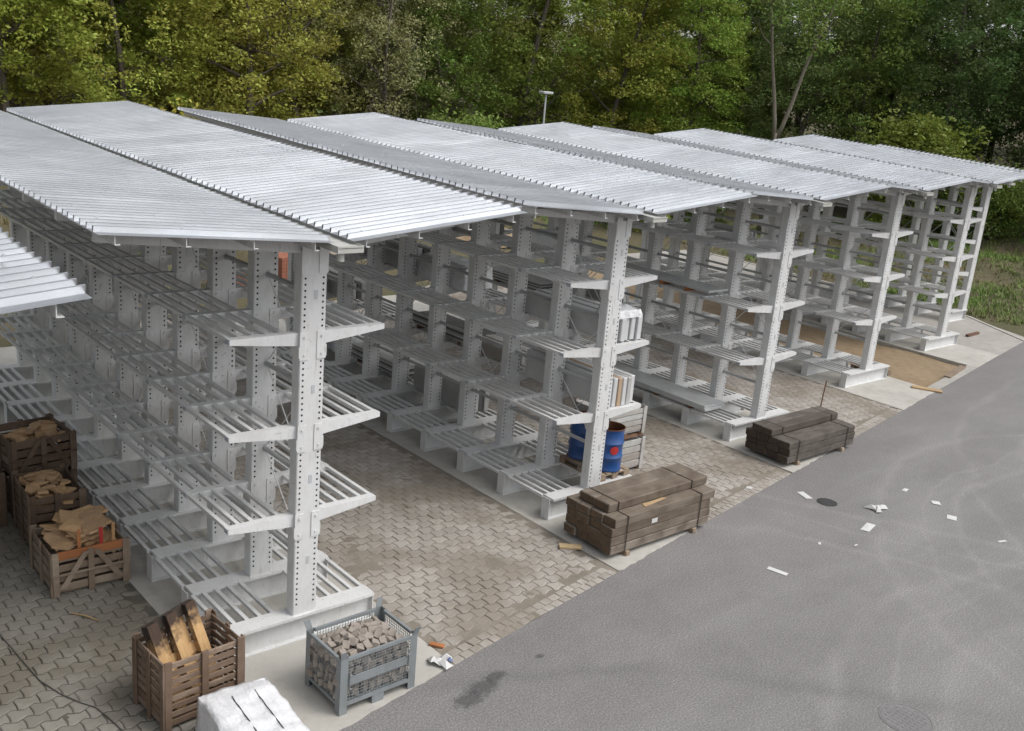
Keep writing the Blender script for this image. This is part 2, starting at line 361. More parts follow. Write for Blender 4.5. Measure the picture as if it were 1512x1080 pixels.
# ------------------------------------------------------------------ setting: terrain
def smooth(t): t = np.clip(t, 0, 1); return t*t*(3-2*t)
def far_y(x): return 16.2+.17*x
def terrain_h(x, y):
    D = np.maximum(y-(23.5+.12*x), (x-37)*.8)
    h = np.where(D > 0, .11*np.clip(D, 0, 12)+.24*np.clip(D-12, 0, 60), 0)
    inside = np.minimum(np.minimum(far_y(x)-y, 34.2-x+.25*np.minimum(y-6, 0)), x+30)
    h = h-.04-.3*smooth(inside/1.2)
    bank = np.where(D > 0, np.minimum(D, 6)/6, 0)
    return h+bank*.25*(np.sin(x*.9+y*.4)*np.cos(y*.7-x*.3)+.5*np.sin(x*2.1)*np.sin(y*1.7))
def grid(name, mat, x0, x1, nx, y0, y1, ny, hf, kind=None):
    xs = np.linspace(x0, x1, nx); ys = np.linspace(y0, y1, ny); X, Y = np.meshgrid(xs, ys); Z = hf(X, Y)
    v = np.stack([X, Y, Z], -1).reshape(-1, 3)
    i = (np.arange(ny-1)[:, None]*nx+np.arange(nx-1)[None]).ravel()
    f = np.stack([i, i+1, i+nx+1, i+nx], -1)
    me = bpy.data.meshes.new(name); me.from_pydata(v.tolist(), [], f.tolist()); me.materials.append(mat); me.update()
    for p in me.polygons: p.use_smooth = True
    o = link(name, me)
    if kind: tag(o, kind=kind)
    return o
grid('ground', M['ground'], -70, 150, 221, -70, 150, 221, terrain_h, 'structure')

def slab(name, poly, mat, z1, z0, kind='structure'):
    o = MB().prism(poly, z0, z1, 'z').build(name, mat); return tag(o, kind=kind)
slab('asphalt_road', [(-30, EDGE(-30)), (-30, -60), (60, -60), (44, EDGE(32.4)-3), (32.4, EDGE(32.4))], M['asphalt'], 0, -.3)
# concrete strips under the racks, out to the asphalt edge
def strip(x0, x1, y_end, mat, z=.006, y_start=None):
    e = .002
    fr = [(x0+(x1-x0)*i/24, EDGE(x0+(x1-x0)*i/24)+e+random.uniform(-.022, .022)) for i in range(25)]
    return slab('concrete_strip', fr+[(x1, y_end), (x0, y_end)], mat, z, -.3)
for k in 'ZABCD':
    x, y = ROWS[k]; strip(x-CH, x+CH, 16.3+.13*x, M['conc'])
slab('concrete_strip', [(ROWS['E'][0]-CH, EDGE(26.3)), (ROWS['E'][0]+CH-.2, EDGE(29)), (ROWS['E'][0]+CH-.2, 21.5), (ROWS['E'][0]-CH, 20)], M['conc'], .006, -.3)
slab('concrete_yard', [(ROWS['E'][0]+CH-.196, EDGE(28.9)+.004), (32.2, EDGE(32.2)), (33.0, 4.1), (34.2, 6.9), (34.6, 22), (ROWS['E'][0]+CH-.196, 22)], M['conc_old'], .003, -.3)
# raised pale kerb along the yard's right edge
k_ = MB(); k_.quadbox([(32.2, EDGE(32.2), -.1), (32.35, EDGE(32.2), -.1), (34.38, 6.9, -.1), (34.2, 6.9, -.1), (32.2, EDGE(32.2), .03), (32.35, EDGE(32.2), .03), (34.38, 6.9, .03), (34.2, 6.9, .03)])
k_.quadbox([(34.2, 6.9, -.1), (34.38, 6.9, -.1), (34.8, 22, -.1), (34.62, 22, -.1), (34.2, 6.9, .03), (34.38, 6.9, .03), (34.8, 22, .03), (34.62, 22, .03)])
tag(k_.build('kerb', M['conc']), kind='structure')
# sandy strip where the paving between the last racks is still missing
xa, xb = ROWS['D'][0]+CH+.002, ROWS['E'][0]-CH-.002
def pit_h(X, Y): return -.11+.035*np.sin(X*2.3+Y*.7)*np.cos(Y*1.3)+.012*np.sin(X*9)*np.cos(Y*8)
pit = grid('earth_strip', M['earth'], xa, xb, 50, 0, 1, 160, lambda X, Y: X*0, 'structure')
for v in pit.data.vertices:
    t = v.co.y; y0 = EDGE(v.co.x)+.35; v.co.y = y0+t*(20.5-y0); v.co.z = float(pit_h(v.co.x, v.co.y))
slab('kerb', [(xa, EDGE(xa)+.002), (xb, EDGE(xb)+.002), (xb, EDGE(xb)+.34), (xa, EDGE(xa)+.34)], M['conc_old'], .004, -.3)

# paved aisles ---------------------------------------------------------
PL, PW, PA = .265, .21, .03             # one interlocking stone
OUT = [(0, 0), (.25*PL, -PA), (.5*PL, 0), (.75*PL, PA), (PL, 0), (PL+.012, PW*.5), (PL, PW), (.75*PL, PW-PA), (.5*PL, PW), (.25*PL, PW+PA), (0, PW), (.012, PW*.5)]
def stone_geo(gap=.008, bev=.014):
    n = len(OUT); a = []
    cen = Vector((PL/2, PW/2))
    for g, z in ((gap+bev, 0), (gap, -.007), (gap, -.035)):
        for i in range(n):
            p, q, r_ = Vector(OUT[i-1]), Vector(OUT[i]), Vector(OUT[(i+1) % n])
            e1, e2 = (q-p).normalized(), (r_-q).normalized(); nn = Vector((-(e1+e2).y, (e1+e2).x)).normalized()
            v = q+nn*g*1.1-cen; a.append((v.x, v.y, z))
    f = [tuple(range(n))]
    for r in (0, 1):
        for i in range(n): f.append((r*n+i, r*n+n+i, r*n+n+(i+1) % n, r*n+(i+1) % n))
    return a, f
SG = stone_geo()
def cam_depth(x, y):
    d = Vector((x, y, 0))-Vector(CAM); z = d.dot(fwd); u = d.dot(r2)/z*FPX+756; v = 540-d.dot(u2)/z*FPX
    return z, -30 < u < 1540 and -20 < v < 1110
pave_mesh = {}
for q in ('paver', 'paver_dk'): pave_mesh[q] = bpy.data.meshes.new('paver'); pave_mesh[q].from_pydata(SG[0], [], SG[1]); pave_mesh[q].materials.append(M[q])
def sandh(X, Y):
    n = np.sin(X*1.9+1.3*np.sin(Y*1.1))*np.cos(Y*1.6+.9*np.sin(X*1.3))+.6*np.sin(X*4.3+Y*2.2)*np.cos(Y*3.7-X)+.35*np.sin(X*11+Y*6)*np.cos(Y*13)
    return -.0085+.0105*n
def aisle(x0, x1, yend, nind, pm='paver', sm='sand'):
    ymin = min(EDGE(x0), EDGE(x1))
    bed = grid('paving', M[sm], x0+.002, x1-.002, 90, 0, 1, 300, lambda X, Y: X*0, 'structure')
    for v in bed.data.vertices:
        y0 = EDGE(v.co.x)+.003; v.co.y = y0+v.co.y*(yend-y0); v.co.z = float(sandh(v.co.x, v.co.y))
    st = []
    j = 0; y = ymin
    while y < yend:
        x = x0+.01-(PL/2 if j % 2 else 0)
        while x < x1-PL*.45:
            cx, cy = x+PL/2, y+PW/2
            if cx-PL/2 > x0-.03 and cx+PL/2 < x1+.03 and cy-.1 > EDGE(cx)+.31: st.append((cx, cy, 0))
            x += PL
        y += PW; j += 1
    bl = Vector((1, .178, 0)).normalized(); ang = math.atan(.178)
    sc = []
    for cx, cy, a in st:
        z, vis = cam_depth(cx, cy); sc.append(z if vis else z+1000)
    order = sorted(range(len(st)), key=lambda i: sc[i])
    for i in order[:nind]:
        cx, cy, a = st[i]
        link('paver', pave_mesh[pm], bed, (cx, cy, .004+random.uniform(-.003, .004)), random.uniform(-.015, .015), rot=(random.uniform(-.012, .012), random.uniform(-.012, .012), random.uniform(-.02, .02)))
    rest = np.array([st[i] for i in order[nind:]]); base = np.array(SG[0]); n = len(rest)
    off = np.stack([rest[:, 0], rest[:, 1], rng.uniform(.000, .008, n)], -1)
    tilt = rng.uniform(-.012, .012, (n, 2)); V = base[None]+off[:, None]
    V[:, :, 2] += base[None, :, 0]*tilt[:, :1]+base[None, :, 1]*tilt[:, 1:]
    F = []
    for i in range(n): F += [tuple(i*len(SG[0])+q for q in f) for f in SG[1]]
    me = bpy.data.meshes.new('pavers_beyond'); me.from_pydata(V.reshape(-1, 3).tolist(), [], F); me.materials.append(M[pm])
    at = me.attributes.new('rnd', 'FLOAT', 'FACE'); at.data.foreach_set('value', np.repeat(rng.random(n), len(SG[1])).astype(np.float32))
    tag(link('pavers_beyond', me, bed), kind='stuff')
    # border course of square setts along the asphalt
    x = x0+.01; k = 0
    while x < x1-.1:
        wd = random.uniform(.15, .22); wd = min(wd, x1-x-.005)
        for row in (0, 1):
            m = MB().cbox(0, wd-.012, -.068, .068, -.04, 0, .008, .004)
            c = Vector((x+(row*.09 if row else 0), 0, 0)); yy = EDGE(c.x)+.08+row*.15
            if c.x+wd > x1: continue
            m.build('border_sett', M[pm], bed, (c.x, yy, .005+random.uniform(-.003, .003)), ang)
        x += wd
    return bed
XS = {k: v[0] for k, v in ROWS.items()}
aisle(XS['A']+CH+.002, XS['B']-CH-.002, 17.5, 300)
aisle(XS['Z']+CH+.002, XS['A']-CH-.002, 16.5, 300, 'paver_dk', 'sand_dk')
aisle(XS['B']+CH+.002, XS['C']-CH-.002, 18, 260)
aisle(XS['C']+CH+.002, XS['D']-CH-.002, 19, 150)

# ------------------------------------------------------------------ racks
def oct_(w0, w1, d0, d1, c): return [(w0+c, d0), (w1-c, d0), (w1, d0+c), (w1, d1-c), (w1-c, d1), (w0+c, d1), (w0, d1-c), (w0, d0+c)]
hw = WCOL/2
G = {}
G['column'] = MB().prism(oct_(-hw, hw, 0, DCOL, .012), HB, HC, 'z').mesh('column', M['rack'])
m = MB()
for i in range(61):
    z = .60+i*.08
    if z > 5.40 or any(L-.37 < z < L+.01 for L in LEV): continue
    for x in (-hw+.052, hw-.052):
        m.disc((x, -.002, z), .0165, (0, -1, 0)); m.disc((x, DCOL+.002, z), .0165, (0, 1, 0))
G['bolt_holes'] = m.mesh('bolt_holes', M['hole'])
m = MB()
for z in (1.25, 2.46, 3.74, 5.02): m.box(.0, .05, -.004, .0, z-.06, z+.06)
G['fixing_plate'] = m.mesh('fixing_plate', M['fix'])
yc = DCOL/2
def base_mesh(x0, x1):
    m = MB()
    m.box(x0+.07, x1-.015, -.045, DCOL+.045, .388, HB)         # top flange
    m.box(x0+.013, x1-.013, .0, DCOL, 0, .022)                 # bottom flange
    m.box(x0+.013, x1-.013, yc-.022, yc+.022, .023, .387)      # web
    m.box(x0, x0+.012, .0, DCOL, 0, HB-.002); m.box(x1-.012, x1, .0, DCOL, 0, HB-.002)
    return m.mesh('base_beam', M['rack'])
G['base'] = base_mesh(-LB, LB); G['base1'] = base_mesh(-LB, .2)
def arm_mesh(s):
    m = MB(); prof = [(s*hw, 0), (s*(hw+.0), -.175), (s*(hw+.06), -.17), (s*ARM, -.07), (s*ARM, 0)]
    m.prism(prof, yc-.06, yc+.06)
    m.box(*sorted((s*.06, s*(hw+.008))), -.013, -.001, -.36, .012); m.box(*sorted((s*.06, s*(hw+.008))), DCOL+.001, DCOL+.013, -.36, .012)
    m.tube((s*.125, -.013, -.05), (s*.125, -.030, -.05), .018, n=6)
    m.tube((s*.125, -.013, -.29), (s*.125, -.026, -.29), .016, n=6)
    m.box(*sorted((s*(hw), s*(hw+.02))), -.012, DCOL+.012, -.33, -.18)
    return m.mesh('arm', M['rack'])
G['armL'], G['armR'] = arm_mesh(-1), arm_mesh(1)
G['arm_cap'] = MB().box(-.008, 0, yc-.05, yc+.05, -.062, -.008).mesh('arm_end_cap', M['blue_cap'])
BX = (.36, .55, .74, .93, 1.095)
def bar(x, y0, y1): return MB().box(x-.028, x+.028, y0, y1, -.05, 0)
Y0A, Y1A = yc+.062, S_+yc-.062; Y0B, Y1B = DCOL+.047, S_-.047
def grid_mesh(s, y0, y1, nm):
    m = MB()
    for x in BX: m.box(s*x-.028, s*x+.028, y0, y1, -.05, 0)
    return m.mesh(nm, M['rack'])
G['barA'] = bar(0, Y0A, Y1A).mesh('shelf_bar', M['rack']); G['barB'] = bar(0, Y0B, Y1B).mesh('base_bar', M['rack'])
for s, n in ((-1, 'L'), (1, 'R')): G['gridA'+n] = grid_mesh(s, Y0A, Y1A, 'shelf_grid'); G['gridB'+n] = grid_mesh(s, Y0B, Y1B, 'base_grid')
G['strut'] = MB().tube((0, DCOL, 0), (0, S_, 0), .036, n=10).mesh('strut', M['rack_dk'])
m = MB()
for za, zb in ((1.3, 2.40), (2.52, 3.68), (3.80, 4.96)):
    m.tube((.05, DCOL, za), (.05, S_, zb), .009, n=5); m.tube((.07, DCOL, zb), (.07, S_, za), .009, n=5)
G['rods'] = m.mesh('brace_rods', M['rack'])
RISE = {-1: .205, 1: .31}; XT = {-1: 2.90, 1: 2.96}; XI = {-1: .10, 1: .15}
def rafter_mesh(s):
    sl = RISE[s]/XT[s]; m = MB(); zt = ZV-.115
    m.prism([(s*.0, zt), (s*.0, 5.56), (s*(hw+.02), 5.56), (s*2.7, zt+sl*2.7-.10), (s*2.7, zt+sl*2.7)], yc-.05, yc+.05)
    m.box(*sorted((s*.06, s*(hw+.008))), -.013, -.001, 5.30, 5.66); m.box(*sorted((s*.06, s*(hw+.008))), DCOL+.001, DCOL+.013, 5.30, 5.66)
    return m.mesh('rafter', M['rack'])
G['rafL'], G['rafR'] = rafter_mesh(-1), rafter_mesh(1)
YR0 = -.65
def purlin_mesh(s, x, ZS, YR1):
    z = ZV+RISE[s]/XT[s]*x; m = MB(); a, b = YR0+.03, YR1-.03
    zf = lambda y, d: z+ZS*y+d
    for x0, x1, d0, d1 in ((-.004, .004, -.112, -.006), (-.055, -.004, -.014, -.006), (.004, .055, -.112, -.104)):
        m.quadbox([(s*x+x0, a, zf(a, d0)), (s*x+x1, a, zf(a, d0)), (s*x+x1, b, zf(b, d0)), (s*x+x0, b, zf(b, d0)), (s*x+x0, a, zf(a, d1)), (s*x+x1, a, zf(a, d1)), (s*x+x1, b, zf(b, d1)), (s*x+x0, b, zf(b, d1))])
    return m.mesh('purlin', M['rack'])
PX = (.36, 1.15, 1.95, 2.72)
RH = .066
def sheet_mesh(s, ZS, SHW):
    PITCH_ = SHW/5
    prof = []
    for i in range(5):
        y = i*PITCH_
        prof += [(y, 0), (y+PITCH_*.76, 0), (y+PITCH_*.67, RH), (y+PITCH_*.86, RH), (y+PITCH_*.85, 0)]
    prof.append((SHW+.004, 0)); m = MB(); n = len(prof); nx = 6
    for k in range(nx):
        x = XI[s]+(XT[s]-XI[s])*k/(nx-1); z = RISE[s]*x/XT[s]
        for y, h in prof: m.v.append((s*x, y, z+h+ZS*y))
    for k in range(nx-1):
        for i in range(n-1): a = k*n+i; m.f.append((a, a+1, a+n+1, a+n) if s > 0 else (a, a+n, a+n+1, a+1))
    return m.mesh('roof_sheet', M['galv'])
def screw_mesh(s, ZS, NSH, SHW):
    m = MB(); PITCH_ = SHW/5
    for k in range(NSH*5):
        if k % 2: continue
        for j, x in enumerate(PX):
            if (k//2+j) % 2: continue
            y = YR0+k*PITCH_+PITCH_*.785; z = ZV+RISE[s]*x/XT[s]+ZS*y+RH
            m.tube((s*x, y, z-.004), (s*x, y, z+.010), .018, .012, n=6)
    return m.mesh('roof_screws', M['screw'])
def gutter_mesh(ZS, YR1):
    m = MB(); a, b = YR0-.16, YR1+.05; zf = lambda y, d: ZV+ZS*y+d
    for x0, x1, d0, d1 in ((-.16, .20, -.036, -.028), (-.16, -.152, -.028, -.005), (.192, .20, -.028, -.005), (-.16, .20, -.09, -.082), (-.16, -.152, -.082, -.036), (.192, .20, -.082, -.036)):
        m.quadbox([(x0, a, zf(a, d0)), (x1, a, zf(a, d0)), (x1, b, zf(b, d0)), (x0, b, zf(b, d0)), (x0, a, zf(a, d1)), (x1, a, zf(a, d1)), (x1, b, zf(b, d1)), (x0, b, zf(b, d1))])
    m.box(-.152, .192, a, a+.008, zf(a, -.082), zf(a, -.005))
    m.tube((-.06, a+.1, ZV-.075), (-.06, a+.1, ZV-.22), .045, n=10)
    return m.mesh('gutter', M['gutter'])

LBL = {'Z': 'grey cantilever rack whose sheet-metal roof corner juts in at the left edge',
       'A': 'grey cantilever rack nearest the camera, wooden crates standing along its left side',
       'B': 'grey cantilever rack holding two blue drums at its base, second full roof from left',
       'C': 'grey cantilever rack behind the darker timber stack, metal sheets lying on its left arms',
       'D': 'grey cantilever rack between the leaning rod and the bare sandy strip',
       'E': 'grey double-sided cantilever rack just right of the bare sandy strip',
       'F': 'single-sided grey rack at the far right edge, its arms pointing left'}
def rack(key, nind, sides=(-1, 1), skip=()):
    x, y = ROWS[key]
    r = tag(empty('cantilever_rack', (x, y, 0)), LBL[key], 'rack', 'roofed cantilever racks')
    nm = {-1: 'L', 1: 'R'}; NB, ZS, YR1 = BAYS[key], FALL[key], ROOF_END[key]; dz0 = -.2 if key == 'F' else 0
    NSH = round(YR1-YR0); SHW = (YR1-YR0)/NSH
    for k in range(NB+1):
        o = (0, k*S_, 0)
        c = link('column', G['column'], r, o); tag(link('bolt_holes', G['bolt_holes'], c), kind='stuff'); link('fixing_plate', G['fixing_plate'], c)
        link('base_beam', G['base'] if len(sides) == 2 else G['base1'], r, o)
        for s in sides:
            for L in LEV:
                a = link('arm', G['arm'+nm[s]], r, (0, k*S_, L))
                if k < 4: link('arm_end_cap', G['arm_cap'], a, (s*ARM+(.0 if s < 0 else .008), 0, 0))
        for s in (-1, 1): link('rafter', G['raf'+nm[s]], r, (0, k*S_, ZS*k*S_+dz0))
        if ZS*k*S_+dz0 > .02: MB().prism(oct_(-hw, hw, 0, DCOL, .012), HC+.001, HC+ZS*k*S_+dz0, 'z').build('column_head', M['rack'], r, o)
        if k == NB: break
        for s in sides:
            for L in LEV:
                if k < nind:
                    for bx in BX: link('shelf_bar', G['barA'], r, (s*bx, k*S_, L-.003+random.uniform(-.003, .002)))
                else: link('shelf_grid', G['gridA'+nm[s]], r, (0, k*S_, L-.003))
            if k < nind:
                for bx in BX: link('base_bar', G['barB'], r, (s*bx, k*S_, HB-.002))
            else: link('base_grid', G['gridB'+nm[s]], r, (0, k*S_, HB-.002))
        for z in (1.25, 2.46, 3.74, 5.02): link('strut', G['strut'], r, (.02, k*S_, z))
        if k % 2 == 0: link('brace_rods', G['rods'], r, (0, k*S_, 0))
    for s in (-1, 1):
        for px_ in PX: link('purlin', purlin_mesh(s, px_, ZS, YR1), r, (0, 0, dz0))
        sh = sheet_mesh(s, ZS, SHW)
        for i in range(NSH):
            yy = YR0+i*SHW; t = random.uniform(-.002, .002)
            link('roof_sheet', sh, r, (random.uniform(-.01, .01), yy, ZV+ZS*yy+.001*(i % 2)+dz0), rot=(random.uniform(-.0015, .0015), t, random.uniform(-.0008, .0008)))
        tag(link('roof_screws', screw_mesh(s, ZS, NSH, SHW), r, (0, 0, dz0)), kind='stuff')
    link('gutter', gutter_mesh(ZS, YR1), r, (0, 0, dz0))
    return r
for k, n, sd_ in (('Z', 0, (-1, 1)), ('A', 5, (-1, 1)), ('B', 5, (-1, 1)), ('C', 2, (-1, 1)), ('D', 0, (-1, 1)), ('E', 0, (-1, 1)), ('F', 0, (-1,))): rack(k, n, sd_)

# ------------------------------------------------------------------ timber stacks
def timber_stack(loc, label, mat, layers, top, L=2.68, w=.304, h=.168, tw=.304):
    t = tag(empty('timber_stack', loc), label, 'timber stack')
    z = .09
    for x in (.42, L-.45):
        MB().cbox(x-.05, x+.05, -.03, 4*w+.02, 0, z-.002, .008, .004).build('skid', M['pallet_gr'], t)
    for l in range(layers):
        for i in range(4):
            dx = random.uniform(-.035, .035)
            m = MB().cbox(dx, L+dx+random.uniform(-.04, .04), i*w+.006, (i+1)*w-.006, z+.004, z+h-.005, .010, .006); m.build('beam', mat, t)
        z += h
    zt = z
    for i in range(top[1]):
        dx = top[2]+random.uniform(-.02, .02); y = top[0]+i*tw
        MB().cbox(dx, L+dx, y+.004, y+tw-.004, z+.002, z+h-.003, .016, .005).build('beam', mat, t)
    for x in (.34, L-.36):                    # steel bands
        y0, y1 = -.012, 4*w+.012; a, b = top[0], top[0]+top[1]*tw
        s = MB()
        s.box(x-.010, x+.010, y0, y0+.004, .09, zt+.004); s.box(x-.010, x+.010, y1-.004, y1, .09, zt+.004)
        s.box(x-.010, x+.010, y0, a-.005, zt+.001, zt+.005); s.box(x-.010, x+.010, b+.005, y1, zt+.001, zt+.005)
        s.box(x-.010, x+.010, a-.006, b+.006, zt+h-.001, zt+h+.004); s.box(x-.010, x+.010, a-.008, a-.004, zt, zt+h+.004)
        s.build('strap', M['strap'], t)
    return t
t1 = timber_stack((5.62, -.60, .006), 'tall stack of strapped brown timber beams in front of the blue drums', M['sleeper'], 4, (.26, 2, .10), tw=.38)
MB().box(.98, 1.13, -.004, .003, .48, .56).build('paper_tag', M['paper'], t1)
MB().prism([(.9, .13), (1.55, .20), (1.5, .26), (1.2, .24), (.95, .25)], .765, .772, 'z').build('split_chip', M['plank'], t1)
t2 = timber_stack((12.40, .49, .006), 'low stack of strapped dark timber beams with a thin rod standing behind', M['sleeper_dk'], 3, (.48, 2, -.06), tw=.29)
# rod leaning behind the darker stack
o = MB().path([(0, 0, 0), (.07, .03, .6), (.20, .07, 1.18)], .018, 6); tag(o.build('steel_rod', M['brownwood'], None, (15.65, 1.86, .006)), 'thin rusty rod leaning behind the dark timber stack', 'rod')

# ------------------------------------------------------------------ crates, pallets
def slat(parent, mat, x0, x1, y0, y1, z0, z1, name='slat'):
    return MB().cbox(x0, x1, y0, y1, z0, z1, .004, .004).build(name, mat, parent)
def wooden_crate(loc, rz, W, D, H, mat, label, n=6, sh=.085, diag=False, z0=.06, group=None, rails=True):
    t = tag(empty('wooden_crate', loc, rz), label, 'crate', group)
    hw_, hd = W/2, D/2
    for sx in (-1, 1):
        for sy in (-1, 1): slat(t, mat, sx*hw_-(.09 if sx > 0 else 0), sx*hw_+(.09 if sx < 0 else 0), sy*hd-(.03 if sy > 0 else 0)+(0 if sy > 0 else .0), sy*hd+(.03 if sy < 0 else 0), 0, H, 'corner_post')
    for sx in (-1, 1): slat(t, mat, sx*(hw_+.012)-.012, sx*(hw_+.012)+.012, -hd*.98, -hd*.98+.09, 0, H-.01, 'corner_post'); slat(t, mat, sx*(hw_+.012)-.012, sx*(hw_+.012)+.012, hd*.98-.09, hd*.98, 0, H-.01, 'corner_post')
    pitch = (H-z0-.01)/n; g = min(sh, pitch*.88)
    for i in range(n):
        z = z0+i*pitch; q = g*random.uniform(.9, 1.05)
        for sy in (-1, 1): slat(t, mat, -hw_+.004, hw_-.004, sy*(hd-.045)-.011, sy*(hd-.045)+.011, z, z+q)
        for sx in (-1, 1): slat(t, mat, sx*(hw_-.016)-.011, sx*(hw_-.016)+.011, -hd+.06, hd-.06, z, z+q)
    for sy in (-1, 1): slat(t, mat, -.045, .045, sy*(hd-.015)-.014, sy*(hd-.015)+.014, .0, H-.015, 'middle_post')
    for sx in (-1, 1): slat(t, mat, sx*(hw_+.010)-.013, sx*(hw_+.010)+.013, -.045, .045, .0, H-.015, 'middle_post')
    MB().box(-hw_+.03, hw_-.03, -hd+.06, hd-.06, z0-.03, z0-.004).build('floor_board', mat, t)
    if diag:
        for s in (-1, 1):
            MB().quadbox([(s*(hw_-.08), -hd-.012, .12), (s*(hw_-.18), -hd-.012, .12), (s*(hw_-.18), -hd-.001, .12), (s*(hw_-.08), -hd-.001, .12),
                          (s*.12, -hd-.012, H-.05), (s*.03, -hd-.012, H-.05), (s*.03, -hd-.001, H-.05), (s*.12, -hd-.001, H-.05)]).build('brace', mat, t)
        slat(t, mat, -hw_-.02, hw_+.02, -hd-.028, -hd-.013, H*.48, H*.48+.03, 'rail')
    return t
def pallet(loc, rot, mat, label, L=1.2, W=.8, ends=None, group=None):
    t = tag(empty('pallet', loc, rot=rot), label, 'pallet', group)
    ys = (-W/2, -.0725, W/2-.145)
    for y in ys:
        slat(t, mat, -L/2, L/2, y, y+.145, 0, .022, 'bottom_board')
        for x in (-L/2, -.07, L/2-.14):
            slat(t, ends if (ends and x > 0) else mat, x, x+.14, y, y+.145, .022, .10, 'block')
    for x in (-L/2, -.07, L/2-.14): slat(t, ends if (ends and x > 0) else mat, x, x+.14, -W/2, W/2, .10, .122, 'stringer_board')
    for i in range(5):
        y = -W/2+i*(W-.12)/4; slat(t, mat, -L/2, L/2, y, y+.12, .122, .144, 'deck_board')
    return t
c1 = wooden_crate((-1.90, -.52, .004), R(4), 1.04, .84, .96, M['crate'], 'slatted brown crate with a burnt pallet sticking out of it', 8, .078)
pm = Matrix.Rotation(R(14), 3, 'Z') @ Matrix.Rotation(R(-20), 3, 'X') @ Matrix.Rotation(R(-7), 3, 'Y') @ Matrix(((0, 1, 0), (0, 0, 1), (1, 0, 0)))
sp_ = pallet((-1.93, -.50, .68), pm.to_euler(), M['charred'], 'pale wooden pallet with charred blocks standing tilted inside the slatted crate', 1.15, .72, M['burnt'])
c3 = wooden_crate((-1.95, 3.44, .004), R(-1), 1.10, 1.14, .70, M['crate_gr'], 'grey-brown crate with diagonal braces, heaped with sandstone slabs', 4, .12, True)
c2 = wooden_crate((-1.93, 4.98, .004), R(-3), .82, 1.20, .98, M['crate_dk'], 'crate of tan stone pieces between the heaped crate and the crate stack', 6, .12)
c4 = wooden_crate((-1.76, 6.42, .004), R(4), 1.06, 1.06, .68, M['crate_dk'], 'lower dark crate of the stack beside the rack', 4, .13)
c5 = wooden_crate((-1.76, 6.42, .69), R(5), 1.06, 1.06, .70, M['crate_dk'], 'upper dark crate of the stack, half full of tan stone pieces', 4, .13, True)
c6 = wooden_crate((-2.95, 6.1, .004), R(2), 1.0, 1.0, .95, M['crate_dk'], 'dark crate cut off by the left picture edge', 5, .14)
def slab_stone(loc, size, rot, label, group, mat='sandstone', th=.05):
    n = random.randint(5, 7); m = MB(); p = []
    for i in range(n):
        a = 2*math.pi*(i+random.uniform(-.4, .4))/n; r = random.uniform(.6, 1.25); p.append((math.cos(a)*size[0]*r, math.sin(a)*size[1]*r))
    k = len(p); top = [(x*.95, y*.95, th/2+random.uniform(-.008, .008)) for x, y in p]; bot = [(x, y, -th/2) for x, y in p]
    m.v = top+bot+[(0, 0, th/2+random.uniform(0, .02))]
    m.f = [(i, (i+1) % k, 2*k) for i in range(k)]+[tuple(k+i for i in range(k))[::-1]]+[(i, k+i, k+(i+1) % k, (i+1) % k) for i in range(k)]
    return tag(m.build('stone_slab', M[mat], None, loc, rot=rot), label, 'stone', group)
def fill(cx, cy, W, D, z, n, sz, label, group, up, rz=0, tilt=.25, layers=4, th=.05):
    for l in range(layers):
        f = l/(max(layers-1, 1))
        for i in range(n):
            sc = 1-.25*f if up else 1
            x = random.uniform(-.5, .5)*(W-sz*1.3)*sc; y = random.uniform(-.5, .5)*(D-sz*1.3)*sc
            s = random.uniform(.7, 1.15)
            slab_stone((cx+x, cy+y, z+l*th*1.9+random.uniform(0, .03)), (sz*s, sz*s*random.uniform(.6, .95)), (random.uniform(-tilt, tilt), random.uniform(-tilt, tilt), random.uniform(0, 6.28)), label, group, th=th*random.uniform(.8, 1.5))
fill(-1.95, 3.46, 1.05, 1.05,   .56, 9, .27, 'tan sandstone slab heaped in the braced crate', 'slabs in the braced crate', True, layers=6, tilt=.24, th=.034)
fill(-1.93, 4.98, .74, 1.1, .72, 12, .15, 'tan stone piece lying in the crate behind the heaped one', 'stone pieces in the middle crate', False, layers=5, th=.028)
fill(-1.76, 6.42, .95, .95, 1.06, 11, .17, 'tan stone piece lying in the upper dark crate', 'stone pieces in the upper crate', False, layers=5, th=.03)
# upright stakes poking out of the heaped crate
for x, y, h, mt, lb in ((-2.10, 2.965, .98, 'orange_wood', 'orange wooden stake at the front left of the heaped crate'), (-1.78, 2.965, .94, 'red', 'red stake at the front middle of the heaped crate'), (-1.60, 2.965, .99, 'pallet', 'yellowish stake at the front right of the heaped crate')):
    tag(MB().cbox(-.026, .026, -.012, .012, -.5, 0, .003, .003).build('stake', M[mt], None, (x, y, h)), lb, 'stake')
tag(MB().cbox(-.48, .48, -.02, .02, -.06, .06, .004, .004).build('edge_board', M['orange_wood'], None, (-1.95, 2.905, .645), R(-1)), 'yellow-orange board leaning inside the front of the heaped crate', 'board')

